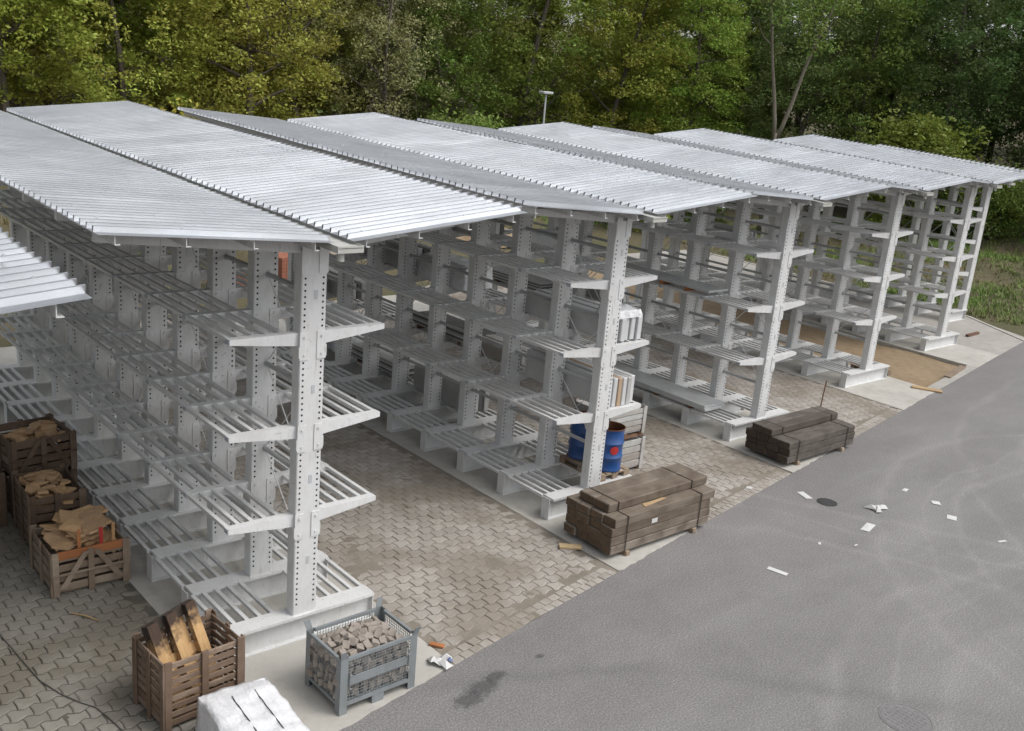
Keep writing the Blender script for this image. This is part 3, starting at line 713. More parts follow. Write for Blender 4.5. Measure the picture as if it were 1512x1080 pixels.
# white wrapped package in the foreground
def wrapped(name, loc, rz, W, D, H, label, seed, strap=False, mat='film', amp=.024):
    rs = np.random.default_rng(seed); nx, ny, nz = 18, 26, 10; m = MB(); idx = {}
    def P(i, j, k):
        key = (i, j, k)
        if key in idx: return idx[key]
        x, y, z = i/nx-.5, j/ny-.5, k/nz
        px, py, pz = x*W, y*D, z*H
        e = .05; top = k == nz
        n = (math.sin(px*9+py*7+seed)+math.sin(py*13-px*5+pz*6)+math.sin(px*23+pz*17)+math.sin(pz*9+py*21))*.25+rs.uniform(-.12, .12)
        if top: pz += amp*n-.05*max(0, (abs(x)*2)**8)-.05*max(0, (abs(y)*2)**8)
        if i in (0, nx): px += math.copysign(amp*.7*n, px)+math.copysign(.03*(1-z), px)
        if j in (0, ny): py += math.copysign(amp*.7*n, py)+math.copysign(.03*(1-z), py)
        idx[key] = len(m.v); m.v.append((px, py, pz)); return idx[key]
    for i in range(nx):
        for j in range(ny): m.f.append((P(i, j, nz), P(i+1, j, nz), P(i+1, j+1, nz), P(i, j+1, nz)))
    for k in range(nz):
        for i in range(nx):
            m.f.append((P(i, 0, k), P(i+1, 0, k), P(i+1, 0, k+1), P(i, 0, k+1))); m.f.append((P(i, ny, k), P(i, ny, k+1), P(i+1, ny, k+1), P(i+1, ny, k)))
        for j in range(ny):
            m.f.append((P(0, j, k), P(0, j, k+1), P(0, j+1, k+1), P(0, j+1, k))); m.f.append((P(nx, j, k), P(nx, j+1, k), P(nx, j+1, k+1), P(nx, j, k+1)))
    t = tag(empty(name, loc, rz), label, 'package')
    m.build('film_cover', M[mat], t, smooth=True)
    if strap:
        for x in (-.12, .16):
            MB().path([(x, -D/2+.25+q*.12, H+.012+.008*math.sin(q*3)) for q in range(8)], .006, 5).build('strap', M['strap'], t)
    return t
wrapped('wrapped_package', (-1.72, -1.95, .006), R(-4), .84, 1.36, .62, 'white plastic-wrapped package at the bottom edge, beside the mesh box', 3, True)

# ------------------------------------------------------------------ mesh box with cobbles
def mesh_box(loc, rz, W=1.16, D=.86, H=.80):
    t = tag(empty('mesh_box', loc, rz), 'galvanised steel mesh box full of grey-brown cobblestones by the first rack', 'mesh box')
    hw_, hd = W/2, D/2; z0 = .16
    for sx in (-1, 1):
        for sy in (-1, 1):
            m = MB(); x, y = sx*hw_, sy*hd
            m.box(*sorted((x, x-sx*.11)), *sorted((y, y-sy*.006)), 0, H); m.box(*sorted((x, x-sx*.006)), *sorted((y-sy*.0061, y-sy*.11)), 0, H)
            m.quadbox([(x, y, H), (x-sx*.09, y, H), (x-sx*.09, y-sy*.006, H), (x, y-sy*.006, H), (x+sx*.03, y+sy*.03, H+.12), (x-sx*.06, y+sy*.03, H+.12), (x-sx*.06, y+sy*.024, H+.12), (x+sx*.03, y+sy*.024, H+.12)])
            m.box(*sorted((x-sx*.007, x-sx*.1)), *sorted((y-sy*.007, y-sy*.1)), 0, .008)
            m.build('corner_post', M['steel'], t)
    for sy in (-1, 1):
        y = sy*(hd-.02)
        MB().box(-hw_+.112, hw_-.112, y-.02, y+.02, H-.045, H-.002).build('top_rail', M['steel'], t); MB().box(-hw_+.112, hw_-.112, y-.02, y+.02, z0-.045, z0).build('bottom_rail', M['steel'], t)
        MB().box(-.09, .09, y-.02, y+.02, .0, z0-.047).build('middle_foot', M['steel'], t)
    for sx in (-1, 1):
        x = sx*(hw_-.02)
        MB().box(x-.02, x+.02, -hd+.112, hd-.112, H-.045, H-.002).build('top_rail', M['steel'], t); MB().box(x-.02, x+.02, -hd+.112, hd-.112, z0-.045, z0).build('bottom_rail', M['steel'], t)
    MB().box(-hw_+.115, hw_-.115, -hd-.004, -hd+.014, .40, .52).build('front_plate', M['steel'], t)
    for sx in (-1, 1):
        for z in (.36, .56): MB().tube((sx*(hw_-.14), -hd-.01, z), (sx*(hw_-.14), -hd-.03, z), .014, n=6).build('latch_bolt', M['screw'], t)
        MB().tube((sx*(hw_-.13), -hd-.012, .34), (sx*(hw_-.13), -hd-.012, .60), .008, n=6).build('hinge_rod', M['steel'], t)
    MB().box(-hw_+.045, hw_-.045, -hd+.045, hd-.045, z0-.03, z0-.01).build('floor_plate', M['steel'], t)
    def wires(nm, a0, a1, fixed, ax):
        m = MB(); n = int((a1-a0)/.042)
        for i in range(1, n):
            a = a0+(a1-a0)*i/n
            if ax == 'x': m.box(a-.0028, a+.0028, fixed-.0028, fixed+.0028, z0, H-.045)
            else: m.box(fixed-.0028, fixed+.0028, a-.0028, a+.0028, z0, H-.045)
        nz = int((H-.045-z0)/.042)
        for i in range(1, nz):
            z = z0+(H-.045-z0)*i/nz
            if ax == 'x': m.box(a0, a1, fixed-.006, fixed-.0028, z-.0028, z+.0028)
            else: m.box(fixed-.006, fixed-.0028, a0, a1, z-.0028, z+.0028)
        m.build(nm, M['steel'], t)
    for sy in (-1, 1): wires('wire_mesh', -hw_+.112, hw_-.112, sy*(hd-.02), 'x')
    for sx in (-1, 1): wires('wire_mesh', -hd+.112, hd-.112, sx*(hw_-.02), 'y')
    return t
mesh_box((.08, -1.37, .006), R(0.5))
def cob_mesh(sd_, s=.055):
    random.seed(sd_); m = MB().cbox(-s*random.uniform(.8, 1.2), s*random.uniform(.8, 1.2), -s*random.uniform(.8, 1.1), s*random.uniform(.8, 1.1), -s*random.uniform(.8, 1.1), s*random.uniform(.8, 1.1), s*.13, s*.16)
    return m
COB = [cob_mesh(i).mesh('cobblestone', M['cobble']) for i in range(7)]
random.seed(11)
z0 = .17
big = MB(); cells = []
for l in range(5):
    for i in range(9):
        for j in range(6): cells.append((-.44+i*.117+random.uniform(-.02, .02), -1.69+j*.128+random.uniform(-.02, .02), z0+.06+l*.105, l))
lower = MB()
for x, y, z, l in cells:
    bump = .10*math.exp(-((x-.1)**2/.2+(y+1.37)**2/.08))
    if l < 4:
        n = len(lower.v); me = COB[random.randrange(7)]; rot = Matrix.Rotation(random.uniform(0, 6), 3, 'Z') @ Matrix.Rotation(random.uniform(-.5, .5), 3, 'X')
        for v in me.vertices: lower.v.append(tuple(rot @ v.co*1.0+Vector((x, y, z))))
        for p in me.polygons: lower.f.append(tuple(n+q for q in p.vertices))
    else:
        o = link('cobblestone', COB[random.randrange(7)], None, (x, y, z+bump), rot=(random.uniform(-.7, .7), random.uniform(-.7, .7), random.uniform(0, 6)))
        tag(o, 'grey-brown cobblestone lying on top in the steel mesh box', 'cobblestone', 'cobblestones in the mesh box')
tag(lower.build('cobblestones_below', M['cobble']), 'cobblestones filling the lower part of the steel mesh box', 'cobblestones', kind='stuff')

# ------------------------------------------------------------------ drums on a pallet, goods on the second rack
bx0, by0 = ROWS['B']
pz = HB+.004
pallet((7.62, 1.90, pz), (0, 0, R(90)), M['pallet_gr'], 'pallet under the two blue drums on the second rack', 1.2, .8)
def drum(x, y, z, label, sticker=False, open_=True, rz=0):
    t = tag(empty('drum', (x, y, z), rz), label, 'drum', 'blue drums')
    r, h = .287, .88
    pr = [(r-.012, 0), (r, .006), (r, .03), (r-.008, .04)]
    for zz in (.29, .58): pr += [(r-.008, zz-.02), (r+.008, zz-.006), (r+.008, zz+.006), (r-.008, zz+.02)]
    pr += [(r-.008, h-.05), (r-.002, h-.03), (r+.006, h-.015)]
    MB().lathe(pr, 36).build('body', M['blue'], t, smooth=True)
    MB().lathe([(r+.006, h-.015), (r+.008, h), (r-.006, h+.003), (r-.014, h-.01)], 36).build('rim', M['rust'], t, smooth=True)
    MB().lathe([(r-.014, h-.01), (r-.018, h-.24), (0.001, h-.25)], 36).build('inside', M['rust'], t)
    if sticker:
        m = MB(); n = 10
        for i in range(n+1):
            a = R(-112)+R(36)*(i/n-.5); q = .088*math.sqrt(max(1-(2*i/n-1)**2, 0))*(1 if i % 2 else .86)+.004
            for zz in (.46-q, .46+q): m.v.append((math.cos(a)*(r+.0015), math.sin(a)*(r+.0015), zz))
        for i in range(n): m.f.append((2*i, 2*i+2, 2*i+3, 2*i+1))
        m.build('hazard_sticker', M['red'], t)
    return t
drum(7.62, 1.56, pz+.145, 'blue steel drum with rusty rim and red sticker, right of the column', True)
drum(7.60, 2.26, pz+.145, 'blue steel drum behind the column of the second rack, further back')
def box_crate(loc, rz, W, D, H, label, n=4, mat='white_wood', extra=None):
    t = tag(empty('shipping_crate', loc, rz), label, 'crate')
    for i in range(n):
        z = .09+i*(H-.1)/n; hh = (H-.1)/n*.82
        for sy in (-1, 1): slat(t, M[mat], -W/2, W/2, sy*D/2-.011, sy*D/2+.011, z, z+hh)
        for sx in (-1, 1): slat(t, M[mat], sx*(W/2-.014)-.011, sx*(W/2-.014)+.011, -D/2+.013, D/2-.013, z, z+hh)
    for x in (-W/2+.05, W/2-.05):
        for sy in (-1, 1): slat(t, M[mat], x-.05, x+.05, sy*(D/2+.022)-.01, sy*(D/2+.022)+.01, 0, H, 'batten')
    for y in (-D/2+.08, D/2-.08): slat(t, M[mat], W/2, W/2+.022, y-.05, y+.05, 0, H, 'batten')
    MB().box(-W/2+.03, W/2-.03, -D/2+.015, D/2-.015, .05, H-.08).build('contents', M['slab'], t)
    for x in (-W/2+.1, 0, W/2-.1): slat(t, M['brownwood'], x-.05, x+.05, -D/2-.008, D/2+.008, 0, .05, 'skid')
    return t
box_crate((8.80, 2.65, .012), 0, 1.15, 1.0, .74, 'lower white wooden crate beside the blue drums')
box_crate((8.75, 2.65, .838), 0, 1.12, 1.0, .60, 'upper white wooden crate beside the blue drums')
tag(MB().cbox(-.55, .55, -.06, .06, 0, .082, .006, .004).build('batten', M['brownwood'], None, (8.80, 2.24, .754)), 'front brown batten between the two white crates', 'batten')
tag(MB().cbox(-.55, .55, -.06, .06, 0, .082, .006, .004).build('batten', M['brownwood'], None, (8.80, 3.05, .754)), 'rear brown batten between the two white crates', 'batten')
def bundle(loc, rz, n, wd, L, H, mats, label, name='slab_bundle', cat='slabs', gap=.012, cap=None, lay='y', jag=.04):
    """upright or flat pieces side by side across x, L long in y"""
    t = tag(empty(name, loc, rz), label, cat)
    for i in range(n):
        x = (i-(n-1)/2)*wd; j = random.uniform(-jag, jag)
        MB().cbox(x-wd/2+gap/2, x+wd/2-gap/2, -L/2+j, L/2+j, .0, H*random.uniform(.93, 1.0), min(.012, wd*.12), .003).build('piece', M[mats[i % len(mats)]], t)
    if cap: wr = wrapped('tmp', (0, 0, 0), 0, n*wd*.8, min(L*.35, .5), .16, '', 5, amp=.04); cv = wr.children[0]; cv.parent = t; cv.location = (0, -L/2+.28, H-.01); bpy.data.objects.remove(wr)
    return t
bundle((7.60, 2.70, LEV[1]+.002), 0, 5, .15, 2.6, .46, ['white'], 'bundle of white profiles with crumpled film on top, middle arms of second rack', 'profile_bundle', 'profiles', .03, True)
bundle((7.55, 2.55, LEV[2]+.002), 0, 6, .13, 2.4, .58, ['white', 'white', 'card', 'white', 'slab', 'white'], 'upright white and brown slabs on the lowest arms of the second rack', 'slab_bundle', 'slabs', .02)
bundle((7.60, 5.3, LEV[2]+.002), 0, 5, .14, 2.0, .30, ['white_wood'], 'low white timber bundle behind the upright slabs on the second rack', 'timber_bundle', 'timber', .02)
def flat_stack(loc, rz, W, L, n, th, mats, label, name='sheet_stack', cat='metal sheets', blocks=None, bh=.09):
    t = tag(empty(name, loc, rz), label, cat); z = bh if blocks else 0
    if blocks:
        for y in blocks[0]: MB().cbox(-W/2, W/2+.02, y-.05, y+.05, 0, bh-.001, .005, .004).build('bearer', M[blocks[1]], t)
    for i in range(n):
        j = random.uniform(-.03, .03)
        MB().box(-W/2+random.uniform(-.015, .015), W/2+random.uniform(-.015, .015), -L/2+j, L/2+j, z+.001, z+th-.002).build('sheet', M[mats[i % len(mats)]], t); z += th
    return t
flat_stack((13.02, 5.35, LEV[1]+.002), 0, .72, 3.6, 2, .03, ['white', 'sheet'], 'stack of pale sheets on orange blocks, middle left arms of third rack', blocks=((-1.1, -.3, .5, 1.3), 'orange_wood'))
flat_stack((12.98, 5.3, pz), 0, .78, 4.4, 4, .03, ['sheet', 'white', 'sheet'], 'stack of grey sheets on brown bearers at the base of third rack', blocks=((-1.7, -.6, .6, 1.7), 'brownwood'), bh=.07)
# goods deeper in the second rack and others seen between the columns
i = 0
where = {0: 'top', 1: 'middle', 2: 'lowest'}
random.seed(21)
for bay in (4.3, 6.2, 8.2):
    for lv in (0, 1, 2, 3):
        if random.random() < .12: continue
        z = (LEV[lv] if lv < 3 else pz)+.002; y = by0+bay*S_+random.uniform(-.2, .2); place = (where[lv]+' right arms' if lv < 3 else 'right base')+' of second rack, '+('front' if bay < 5 else 'middle' if bay < 7 else 'far end')
        q = (lv+int(bay)) % 3
        if q == 0: flat_stack((7.62, y, z), 0, .75, 2.3, random.randint(5, 8), .045, ['slab', 'dark', 'sheet'], 'dark layered sheets on the '+place, blocks=((-.8, 0, .8), 'brownwood'))
        elif q == 1: bundle((7.62, y, z), 0, random.randint(4, 6), .15, 2.2, random.uniform(.35, .6), ['slab', 'sheet', 'dark'], 'grey slabs set on edge on the '+place)
        else: wrapped('wrapped_goods', (7.62, y, z), 0, .78, 1.7, random.uniform(.4, .65), 'film-wrapped goods on the '+place, 30+lv)
for nm, (x, y, z), lb in (('A', (0.70, 9.2, LEV[1]), 'grey slabs on edge on the middle right arms of the nearest rack'), ('C', (14.4, 9.0, LEV[2]), 'grey slabs on edge on the lowest right arms of the third rack'), ('D', (21.4, 10.0, LEV[1]), 'grey slabs on edge on the middle right arms of the fourth rack')):
    bundle((x, y, z+.002), 0, 5, .14, 2.2, .4, ['slab', 'white'], lb)
flat_stack((13.0, 10.6, LEV[2]+.002), 0, .75, 2.4, 7, .04, ['slab', 'dark'], 'layered slabs on the lowest left arms of the third rack, far along', blocks=((-.8, 0, .8), 'brownwood'))
wrapped('wrapped_goods', (13.0, 9.6, LEV[1]+.002), 0, .78, 1.6, .5, 'film-wrapped goods on the middle left arms of the third rack, far along', 77)

# ------------------------------------------------------------------ things by the sandy strip
dp = pallet((22.05, 4.15, .006), (0, 0, R(82)), M['crate_gr'], 'small weathered pallet with tools at the edge of the sandy strip', 1.0, .7)
tm = tag(empty('power_tool', (22.0, 3.95, .152), R(30)), 'teal and black power tool lying on the small weathered pallet', 'tool')
MB().cbox(-.14, .10, -.06, .06, .0, .14, .03).build('body', M['teal'], tm); MB().tube((.10, 0, .07), (.30, 0, .06), .03, n=8).build('nozzle', M['dark'], tm); MB().path([(-.1, 0, .14), (-.06, 0, .22), (.06, 0, .22), (.08, 0, .13)], .016).build('handle', M['dark'], tm)
tag(MB().cbox(-.42, .42, -.13, .13, 0, .045, .004, .003).build('plank', M['plank'], None, (21.95, 2.22, .006), R(-62)), 'short pale plank at the front left corner of the sandy strip', 'plank')
tag(MB().cbox(-.95, .95, -.10, .10, 0, .05, .004, .003).build('plank', M['crate_gr'], None, (24.9, 2.82, .004), R(12)), 'long grey plank along the front edge of the sandy strip', 'plank')
tag(MB().cbox(-.5, .5, -.06, .06, 0, .09, .008, .004).build('wood_offcut', M['brownwood'], None, (31.0, 5.2, .004), R(3)), 'brown wood offcut lying on the concrete near the far right rack', 'offcut')

# ------------------------------------------------------------------ litter, covers, cable
def paper(name, pts, z, label, mat='paper', crumple=.012, group=None, cat='paper'):
    cx = sum(p[0] for p in pts)/len(pts); cy = sum(p[1] for p in pts)/len(pts); m = MB(); n = len(pts)
    m.v = [(x-cx, y-cy, random.uniform(0, crumple)) for x, y in pts]+[(0, 0, crumple*1.2)]; m.f = [(i, (i+1) % n, n) for i in range(n)]
    return tag(m.build(name, M[mat], None, (cx, cy, z)), label, cat, group)
def rect(x, y, L, W, a):
    L, W = L*.72, W*.72; c, s = math.cos(R(a)), math.sin(R(a)); return [(x+u*c-v*s, y+u*s+v*c) for u, v in ((-L/2, -W/2), (L/2, -W/2), (L/2, W/2), (-L/2, W/2))]
paper('paper_sheet', rect(11.41, -.65, .50, .22, 68), .003, 'white paper slip next to the dark manhole cover')
paper('paper_sheet', rect(11.18, -2.27, .62, .24, 14), .003, 'long white paper strip below the crumpled paper')
paper('paper_sheet', rect(7.95, -2.43, .50, .17, -75), .003, 'white paper strip lying alone in the middle of the asphalt')
paper('paper_sheet', rect(13.24, -2.95, .30, .26, 25), .003, 'small square white paper right of the crumpled paper')
paper('paper_sheet', rect(13.76, -1.63, .26, .14, 10), .003, 'tiny white scrap above the crumpled paper')
paper('paper_sheet', rect(13.7, -2.37, .28, .24, 40), .003, 'flattened white scrap near the small square paper')
paper('paper_sheet', rect(13.05, -4.08, .28, .08, -20), .003, 'thin white scrap at the right picture edge')
paper('paper_sheet', rect(10.63, .20, .18, .16, 20), .014, 'little white scrap on the paving between the timber stacks')
paper('paper_sheet', rect(9.63, -2.18, .12, .06, 30), .003, 'tiny white crumb left of the long paper strip')
paper('paper_sheet', rect(10.2, -2.6, .14, .05, 0), .003, 'tiny white crumb below the long paper strip')
cp = tag(empty('crumpled_paper', (12.1, -1.92, .003), R(20)), 'crumpled white paper near the dark manhole cover', 'paper')
for i, (x, y, a) in enumerate(((0, 0, 30), (.18, -.06, -40), (.02, .13, 80))):
    m = MB(); q = rect(x, y, .36, .15, a); m.v = [(u, v, random.uniform(.0, .09)) for u, v in q]+[(x, y, .10)]; m.f = [(k, (k+1) % 4, 4) for k in range(4)]; m.build('paper_fold', M['paper'], cp)
cp = tag(empty('crumpled_paper', (1.26, -1.55, .008), R(0)), 'crumpled white and blue printed paper right of the mesh box', 'paper')
for i, (x, y, a, mt) in enumerate(((0, 0, 30, 'paper'), (.14, .04, -40, 'paper'), (-.06, .08, 70, 'paper'), (.13, -.06, 15, 'printed'), (.02, -.10, 100, 'paper'))):
    m = MB(); q = rect(x, y, .24 if mt == 'paper' else .14, .17 if mt == 'paper' else .08, a); m.v = [(u, v, random.uniform(.0, .08)) for u, v in q]+[(x, y, .11)]; m.f = [(k, (k+1) % 4, 4) for k in range(4)]; m.build('paper_fold', M[mt], cp)
tag(MB().cbox(-.11, .11, -.04, .04, 0, .03, .004, .003).build('wood_chip', M['orange_wood'], None, (1.5, -1.16, .012), R(-55)), 'orange wood chip on the paving right of the mesh box', 'wood chip')
tag(MB().cbox(-.20, .20, -.07, .07, 0, .05, .006, .004).build('board_offcut', M['plank'], None, (5.35, .12, .012), R(-38)), 'pale board offcut on the paving left of the tall timber stack', 'offcut')
def manhole(x, y, r, mat, label):
    t = tag(empty('manhole_cover', (x, y, .001)), label, 'manhole cover')
    MB().lathe([(r, 0), (r, .005), (r*.93, .006), (r*.92, .002)], 40).build('frame', M[mat], t)
    MB().lathe([(r*.915, .002), (r*.9, .005), (.001, .005)], 40).build('lid', M[mat], t)
    m = MB(); n = 9
    for i in range(n):
        for j in range(n):
            u, v = (i-(n-1)/2)/n*1.8*r, (j-(n-1)/2)/n*1.8*r
            if math.hypot(u, v) < r*.82: m.box(u-.02, u+.02, v-.02, v+.02, .0052, .009)
    tag(m.build('lid_pattern', M[mat], t), kind='stuff')
manhole(11.53, -1.11, .21, 'iron', 'dark round manhole cover in the asphalt near the paper scraps')
manhole(5.85, -6.03, .36, 'iron_lt', 'worn round manhole cover at the bottom right of the asphalt')
cb = [(-3.55, 3.2), (-3.42, 2.5), (-3.36, 1.9), (-3.31, 1.3), (-3.27, .9), (-3.15, .48), (-3.0, .16), (-2.89, -.02), (-2.83, -.3), (-2.78, -.66), (-2.70, -1.2), (-2.7, -1.8)]
tag(MB().path([(x, y, .017) for x, y in cb], .008, 7).build('cable', M['cable'], smooth=True), 'thin dark cable curving over the paving at the lower left', 'cable')
tag(MB().path([(-2.44, 2.33, .02), (-2.3, 2.14, .028), (-2.2, 1.95, .02)], .012, 6).build('stick', M['plank']), 'thin yellowish stick on the paving below the heaped crate', 'stick')

# ------------------------------------------------------------------ yard behind the racks
def H_(x, y): return float(terrain_h(np.array([float(x)]), np.array([float(y)]))[0])
lp = tag(empty('lamp_post', (31.0, 30.2, H_(31, 30.2)-.1)), 'slim grey lamp post with a flat head rising behind the racks', 'lamp post')
hz = 7.05-lp.location.z
MB().tube((0, 0, 0), (0, 0, hz), .075, .05, n=10).build('pole', M['lamp'], lp)
MB().cbox(-.35, .35, -.22, .22, hz, hz+.13, .03).build('lamp_head', M['lamp'], lp); MB().box(-.28, .28, -.17, .17, hz-.012, hz-.001).build('lens', M['white'], lp)
def heap(name, x, y, r, h, mat, label, cat):
    m = MB(); n, k = 22, 9; z = H_(x, y)-.15
    m.v.append((0, 0, h))
    for j in range(1, k+1):
        for i in range(n):
            a = 2*math.pi*i/n; rr = r*j/k*(1+.12*math.sin(3*a+x)); m.v.append((rr*math.cos(a)+random.uniform(-.08, .08), rr*math.sin(a)+random.uniform(-.08, .08), h*(1-(j/k)**1.3)+random.uniform(-.06, .06)))
    for i in range(n): m.f.append((0, 1+i, 1+(i+1) % n))
    for j in range(k-1):
        for i in range(n): a = 1+j*n+i; b = 1+j*n+(i+1) % n; m.f.append((a, a+n, b+n, b))
    return tag(m.build(name, M[mat], None, (x, y, z)), label, cat)
M['gravel'] = soil('gravel', (.30, .26, .22), (.38, .33, .27), (.22, .18, .14), 3)
heap('earth_heap', 11.5, 25.5, 3.4, 1.7, 'ground', 'brown heap of soil seen through the nearest rack', 'soil heap')
heap('gravel_heap', 17.0, 27.0, 3.2, 1.5, 'gravel', 'pale gravel heap seen between the first two racks', 'gravel heap')
heap('sand_heap', 24.5, 28.0, 3.0, 1.4, 'earth', 'sandy heap seen through the second rack', 'sand heap')
def brick_stack(x, y, label):
    t = tag(empty('brick_stack', (x, y, H_(x, y)-.05), R(20)), label, 'brick stack')
    for l in range(7):
        for i in range(4):
            for j in range(3):
                MB().box(i*.26, i*.26+.25, j*.3, j*.3+.28, l*.13, l*.13+.12).build('brick', M['brick'], t)
brick_stack(8.4, 20.6, 'stack of red bricks standing behind the nearest rack')
brick_stack(11.0, 21.5, 'second stack of red bricks, right of the first behind the racks')

# ------------------------------------------------------------------ trees
def leaves(pts, nrm_bias, size, rs):
    """one folded leaf-spray quad per point"""
    n = len(pts); a = rs.normal(size=(n, 3)); a[:, 2] *= .6; a /= np.linalg.norm(a, axis=1)[:, None]
    b = rs.normal(size=(n, 3)); b -= a*(a*b).sum(1)[:, None]; b /= np.linalg.norm(b, axis=1)[:, None]
    s = size*rs.uniform(.6, 1.4, n)[:, None]; a = a*s; b = b*s*.55
    V = np.stack([pts-a, pts-b*.9+a*.1, pts+a, pts+b*.9+a*.1], 1).reshape(-1, 3); i = np.arange(n)*4
    return V, np.stack([i, i+1, i+2, i+3], -1)
def tree_meshes(seed, H, Rr, nclump, per, size, base=.12, dens=1.0, bark_mat='bark', fork=False):
    rs = np.random.default_rng(seed); random.seed(seed); tr = MB(); tips = []
    lean = rs.normal(size=2)*.03*H
    def limb(p, d, L, r, lvl):
        pts = [Vector(p)]; rad = [r]; d = Vector(d); k = 6
        for q in range(k):
            d = (d+Vector(rs.normal(size=3)*.10)+Vector((0, 0, .05))).normalized(); pts.append(pts[-1]+d*L/k); rad.append(r*(1-.8*(q+1)/k))
        tr.path(pts, rad, 6 if lvl else 8)
        if lvl < 2:
            for q in range(3 if lvl else 4):
                t = rs.uniform(.35, .95); i = min(int(t*k), k-1); pp = pts[i]
                dd = (d*.4+Vector((rs.normal(), rs.normal(), rs.uniform(-.1, .7)))).normalized(); limb(pp, dd, L*rs.uniform(.4, .65), rad[i]*.55, lvl+1)
        tips.append(pts[-1]); tips.append(pts[-2])
    stems = [((0, 0, 0), (lean[0]/H, lean[1]/H, 1))] if not fork else [((-.05, 0, 5.2), (-.13, .0, 1)), ((.05, 0, 5.2), (.30, -.05, 1))]
    if fork: tr.path([(0, 0, 0), (.05, 0, 2), (-.03, .02, 4), (0, 0, 5.6)], [.24, .20, .17, .14], 9)
    for p, d in stems:
        pts = [Vector(p)]; rad = [H*(.014 if not fork else .008)]; dd = Vector(d).normalized(); k = 10
        for q in range(k):
            dd = (dd+Vector(rs.normal(size=3)*.045)).normalized(); pts.append(pts[-1]+dd*H*(.86 if not fork else .62)/k); rad.append(rad[0]*(1-.8*(q+1)/k))
        tr.path(pts, rad, 9)
        for q in range(int(9*dens)+4):
            t = rs.uniform(base+.12 if not fork else .55, .97); i = min(int(t*k), k-1); a = rs.uniform(0, 6.28)
            limb(pts[i], (math.cos(a), math.sin(a), rs.uniform(.15, .8)), Rr*rs.uniform(.5, .95)*(1.15-t*.6), rad[i]*.6, 1)
        tips.append(pts[-1])
    cl = []
    tz = np.array([tuple(t) for t in tips])
    for q in range(nclump):
        if q < len(tz)*.8: c = tz[rs.integers(len(tz))]+rs.normal(size=3)*.35
        else:
            u = rs.normal(size=3); u /= np.linalg.norm(u); rr = rs.uniform(.55, 1)**.5
            lo = base if not fork else .5
            c = np.array([u[0]*Rr*rr*(1-.25*max(u[2], 0)), u[1]*Rr*rr*(1-.25*max(u[2], 0)), H*(lo+1)/2+u[2]*H*(1-lo)/2*rr])
        cl.append(c)
    P = []; A = []
    for c in cl:
        n = int(per*rs.uniform(.5, 1.4)); sp = rs.uniform(.45, .95)*np.array([1, 1, .6])
        q = rs.normal(size=(n, 3)); q /= np.linalg.norm(q, axis=1)[:, None]; q *= rs.uniform(.3, 1, (n, 1))**.5
        P.append(c+q*sp*1.1); A.append(np.clip(rs.uniform(.15, .75)+rs.normal(size=n)*.14, 0, 1))
    P = np.concatenate(P); A = np.concatenate(A); P[:, 2] = np.maximum(P[:, 2], .1)
    V, F = leaves(P, None, size, rs)
    me = bpy.data.meshes.new('crown'); me.from_pydata(V.tolist(), [], F.tolist()); me.materials.append(M['leaf'])
    at = me.attributes.new('rnd', 'FLOAT', 'FACE'); at.data.foreach_set('value', A.astype(np.float32))
    return tr.mesh('trunk', M[bark_mat], True), me
KIND = [tree_meshes(101, 16, 4.2, 300, 105, .095, .08), tree_meshes(102, 17, 4.6, 330, 100, .10, .12), tree_meshes(103, 15, 3.6, 260, 110, .09, .06), tree_meshes(104, 18, 4.0, 300, 100, .10, .15),
        tree_meshes(105, 15, 4.4, 170, 60, .08, .15, 1.8), tree_meshes(106, 16, 3.0, 60, 70, .10, .55, .6, 'bark_pale', True)]
SHRUB = [tree_meshes(201, 4.5, 2.4, 130, 100, .085, .03), tree_meshes(202, 3.6, 2.1, 110, 100, .08, .02)]
def plant(kind, x, y, sc, rz, c, label, name='tree', cat='tree', group='woodland trees behind the racks'):
    t = tag(empty(name, (x, y, H_(x, y)-.1), rz), label, cat, group); t.scale = (sc, sc, sc*random.uniform(.95, 1.08))
    a = link('trunk', kind[0], t); b = link('crown', kind[1], t); b.color = (*c, 1)
    return t
OLIVE, YELL, BROWN, DARK, MID, LIME = (.29, .34, .065), (.42, .39, .065), (.26, .27, .11), (.10, .15, .042), (.17, .24, .05), (.28, .345, .05)
def px_of(x, y, z=8):
    d = Vector((x, y, z))-Vector(CAM); zz = d.dot(fwd); return 756+d.dot(r2)/zz*FPX
def colour(px):
    """species along the wood's edge, from left to right"""
    tab = ((-100, OLIVE, 'olive-green'), (120, OLIVE, 'olive-green'), (300, YELL, 'yellow autumn'), (430, YELL, 'yellow autumn'), (520, BROWN, 'thin brownish'), (640, MID, 'mid-green'), (770, MID, 'mid-green'),
           (900, LIME, 'yellow-green'), (1010, LIME, 'yellow-green'), (1130, DARK, 'dark green'), (1290, MID, 'mid-green'), (1420, DARK, 'dark green'))
    c = tab[0]
    for t in tab:
        if px >= t[0]-60: c = t
    return c[1], c[2]
random.seed(5)
line = [(-10, 36), (-4, 37), (1.5, 38), (6.5, 37), (11.5, 38), (16, 36.5), (21, 38), (25.5, 36.5), (30.5, 38), (36, 37.5), (40, 33.5), (44.5, 30.5), (48.5, 27), (52, 23.5), (54.5, 18.5), (56.5, 13.5), (58, 9), (59, 4), (60, -2)]
nrm = []
n_tree = 0; made = []
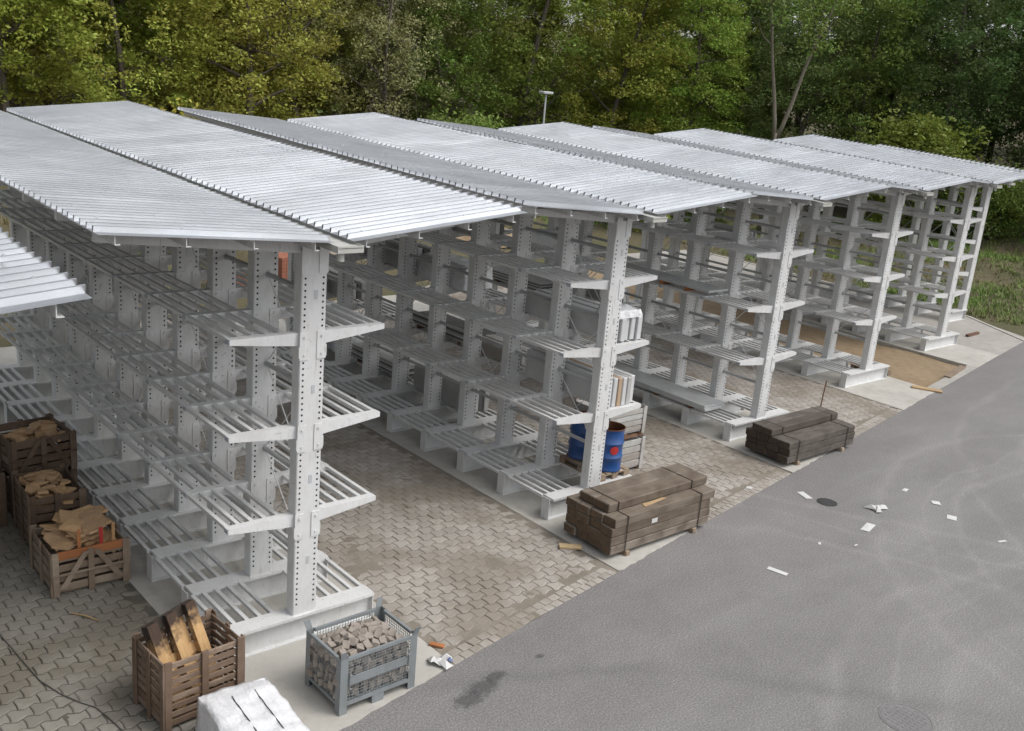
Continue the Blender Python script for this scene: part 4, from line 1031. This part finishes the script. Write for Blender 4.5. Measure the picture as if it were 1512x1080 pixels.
for row, (off, jit) in enumerate(((0, .8), (4.5, 1.3), (9.5, 1.6), (15.5, 2.0))):
    for i, (x, y) in enumerate(line):
        x0, y0 = line[max(i-1, 0)]; x1, y1 = line[min(i+1, len(line)-1)]; nx_, ny_ = -(y1-y0), (x1-x0); q = math.hypot(nx_, ny_)
        ox, oy = nx_/q*off, ny_/q*off
        X, Y = x+ox+random.uniform(-jit, jit)+(row % 2)*2.2, y+oy+random.uniform(-jit, jit)
        px = px_of(X, Y)
        if px < -260 or px > 1790: continue
        c, cn = colour(px+random.uniform(-60, 60)); v = random.uniform(.75, 1.2); c2, _ = colour(px+random.uniform(-330, 330)); c = tuple(.72*p_+.28*q_ for p_, q_ in zip(c, c2))
        c = tuple(max(0, k*v*random.uniform(.92, 1.08)) for k in c)
        kd = KIND[4] if cn.startswith('thin') and row == 0 else KIND[random.randrange(4)]
        made.append((cn, min(row, 2), px, plant(kd, X, Y, random.uniform(.85, 1.15), random.uniform(0, 6.28), c, 'tree')))
ORD = ['first', 'second', 'third', 'fourth', 'fifth', 'sixth', 'seventh', 'eighth', 'ninth', 'tenth', 'eleventh', 'twelfth']
for cn in sorted({q[0] for q in made}):
    for rw in (0, 1, 2):
        for k, q in enumerate(sorted((q for q in made if q[0] == cn and q[1] == rw), key=lambda q: q[2])):
            q[3]['label'] = (ORD[k]+' '+cn+' tree from the left in the '+('front row' if rw == 0 else 'second row')+' of the wood') if rw < 2 else cn+' tree deep in the wood behind the two front rows'
# the pale forked tree standing free of the dark wood
plant(KIND[5], 42.0, 23.1, 1.0, R(-41.6), MID, 'tree with two pale forked bare stems before the dark wood', group=None)
for x, y, k, s, c, lb in ((47.3, 17.7, 0, 1.5, (.17, .21, .035), 'yellow-green bush at the wood edge above the far right roof'), (51, 14.2, 1, 1.0, MID, 'mid-green bush at the top of the grassy bank'), (53, 10.5, 0, 1.0, DARK, 'dark green bush above the grassy bank'),
                          (40.5, 27.0, 1, 1.1, DARK, 'dark bush at the foot of the forked tree'), (36.5, 28.0, 0, 1.1, LIME, 'lime bush at the wood edge behind the fourth rack'), (50.2, 15.8, 1, 1.15, DARK, 'dark bush right of the yellow-green bush'),
                          (26, 30.5, 0, 1.2, MID, 'mid-green bush behind the third rack roof'), (20, 29.3, 1, 1.2, DARK, 'dark bush behind the second rack roof'), (9, 28, 0, 1.1, YELL, 'yellow bush behind the nearest rack roof'), (54.5, 7.0, 1, 1.2, MID, 'mid-green bush at the far right of the bank')):
    plant(SHRUB[k], x, y, s, random.uniform(0, 6), c, lb, 'bush', 'bush', None)

# grass and weeds on the bank at the right and behind the racks
M['grass'] = (lambda m: (m.color(m.ramp(m.n('Attribute', attribute_name='rnd').outputs['Fac'], [(.1, (.20, .155, .075)), (.4, (.13, .18, .035)), (1, (.15, .27, .04))])), m.m)[1])(NT('grass_blades', Roughness=.7))
rs = np.random.default_rng(4); V = []; A = []
def tuft_area(n, fx, fy, hmin, hmax):
    for _ in range(n):
        x, y = fx(), fy()
        if x < 35.0+.05*max(y-7, 0) and y < 24+.12*x: continue
        g = math.sin(x*.55+y*.3)*math.cos(y*.45-x*.2)
        if rs.random() < .35-.35*g: continue
        z = H_(x, y); tone = np.clip(.45+.45*g+rs.normal()*.12, 0, 1)
        for b in range(9):
            a = rs.uniform(0, 6.28); h = rs.uniform(hmin, hmax)*(0.6+.5*tone); r = rs.uniform(.05, .28); w_ = rs.uniform(.012, .03); bx, by = x+rs.normal()*.12, y+rs.normal()*.12
            V.extend([(bx-w_*math.sin(a), by+w_*math.cos(a), z-.05), (bx+w_*math.sin(a), by-w_*math.cos(a), z-.05), (bx+r*math.cos(a), by+r*math.sin(a), z+h)]); A.append(np.clip(tone+rs.normal()*.1, 0, 1))
tuft_area(13000, lambda: 34.8+rs.random()**1.2*18, lambda: rs.uniform(-4, 24), .06, .26)
tuft_area(1500, lambda: rs.uniform(0, 45), lambda: rs.uniform(22, 34), .15, .5)
me = bpy.data.meshes.new('grass'); me.from_pydata(V, [], np.arange(len(V)).reshape(-1, 3).tolist()); me.materials.append(M['grass'])
at = me.attributes.new('rnd', 'FLOAT', 'FACE'); at.data.foreach_set('value', np.array(A, np.float32))
tag(link('grass', me), 'green and straw-coloured weeds on the bank beside the far right rack', 'grass', kind='stuff')
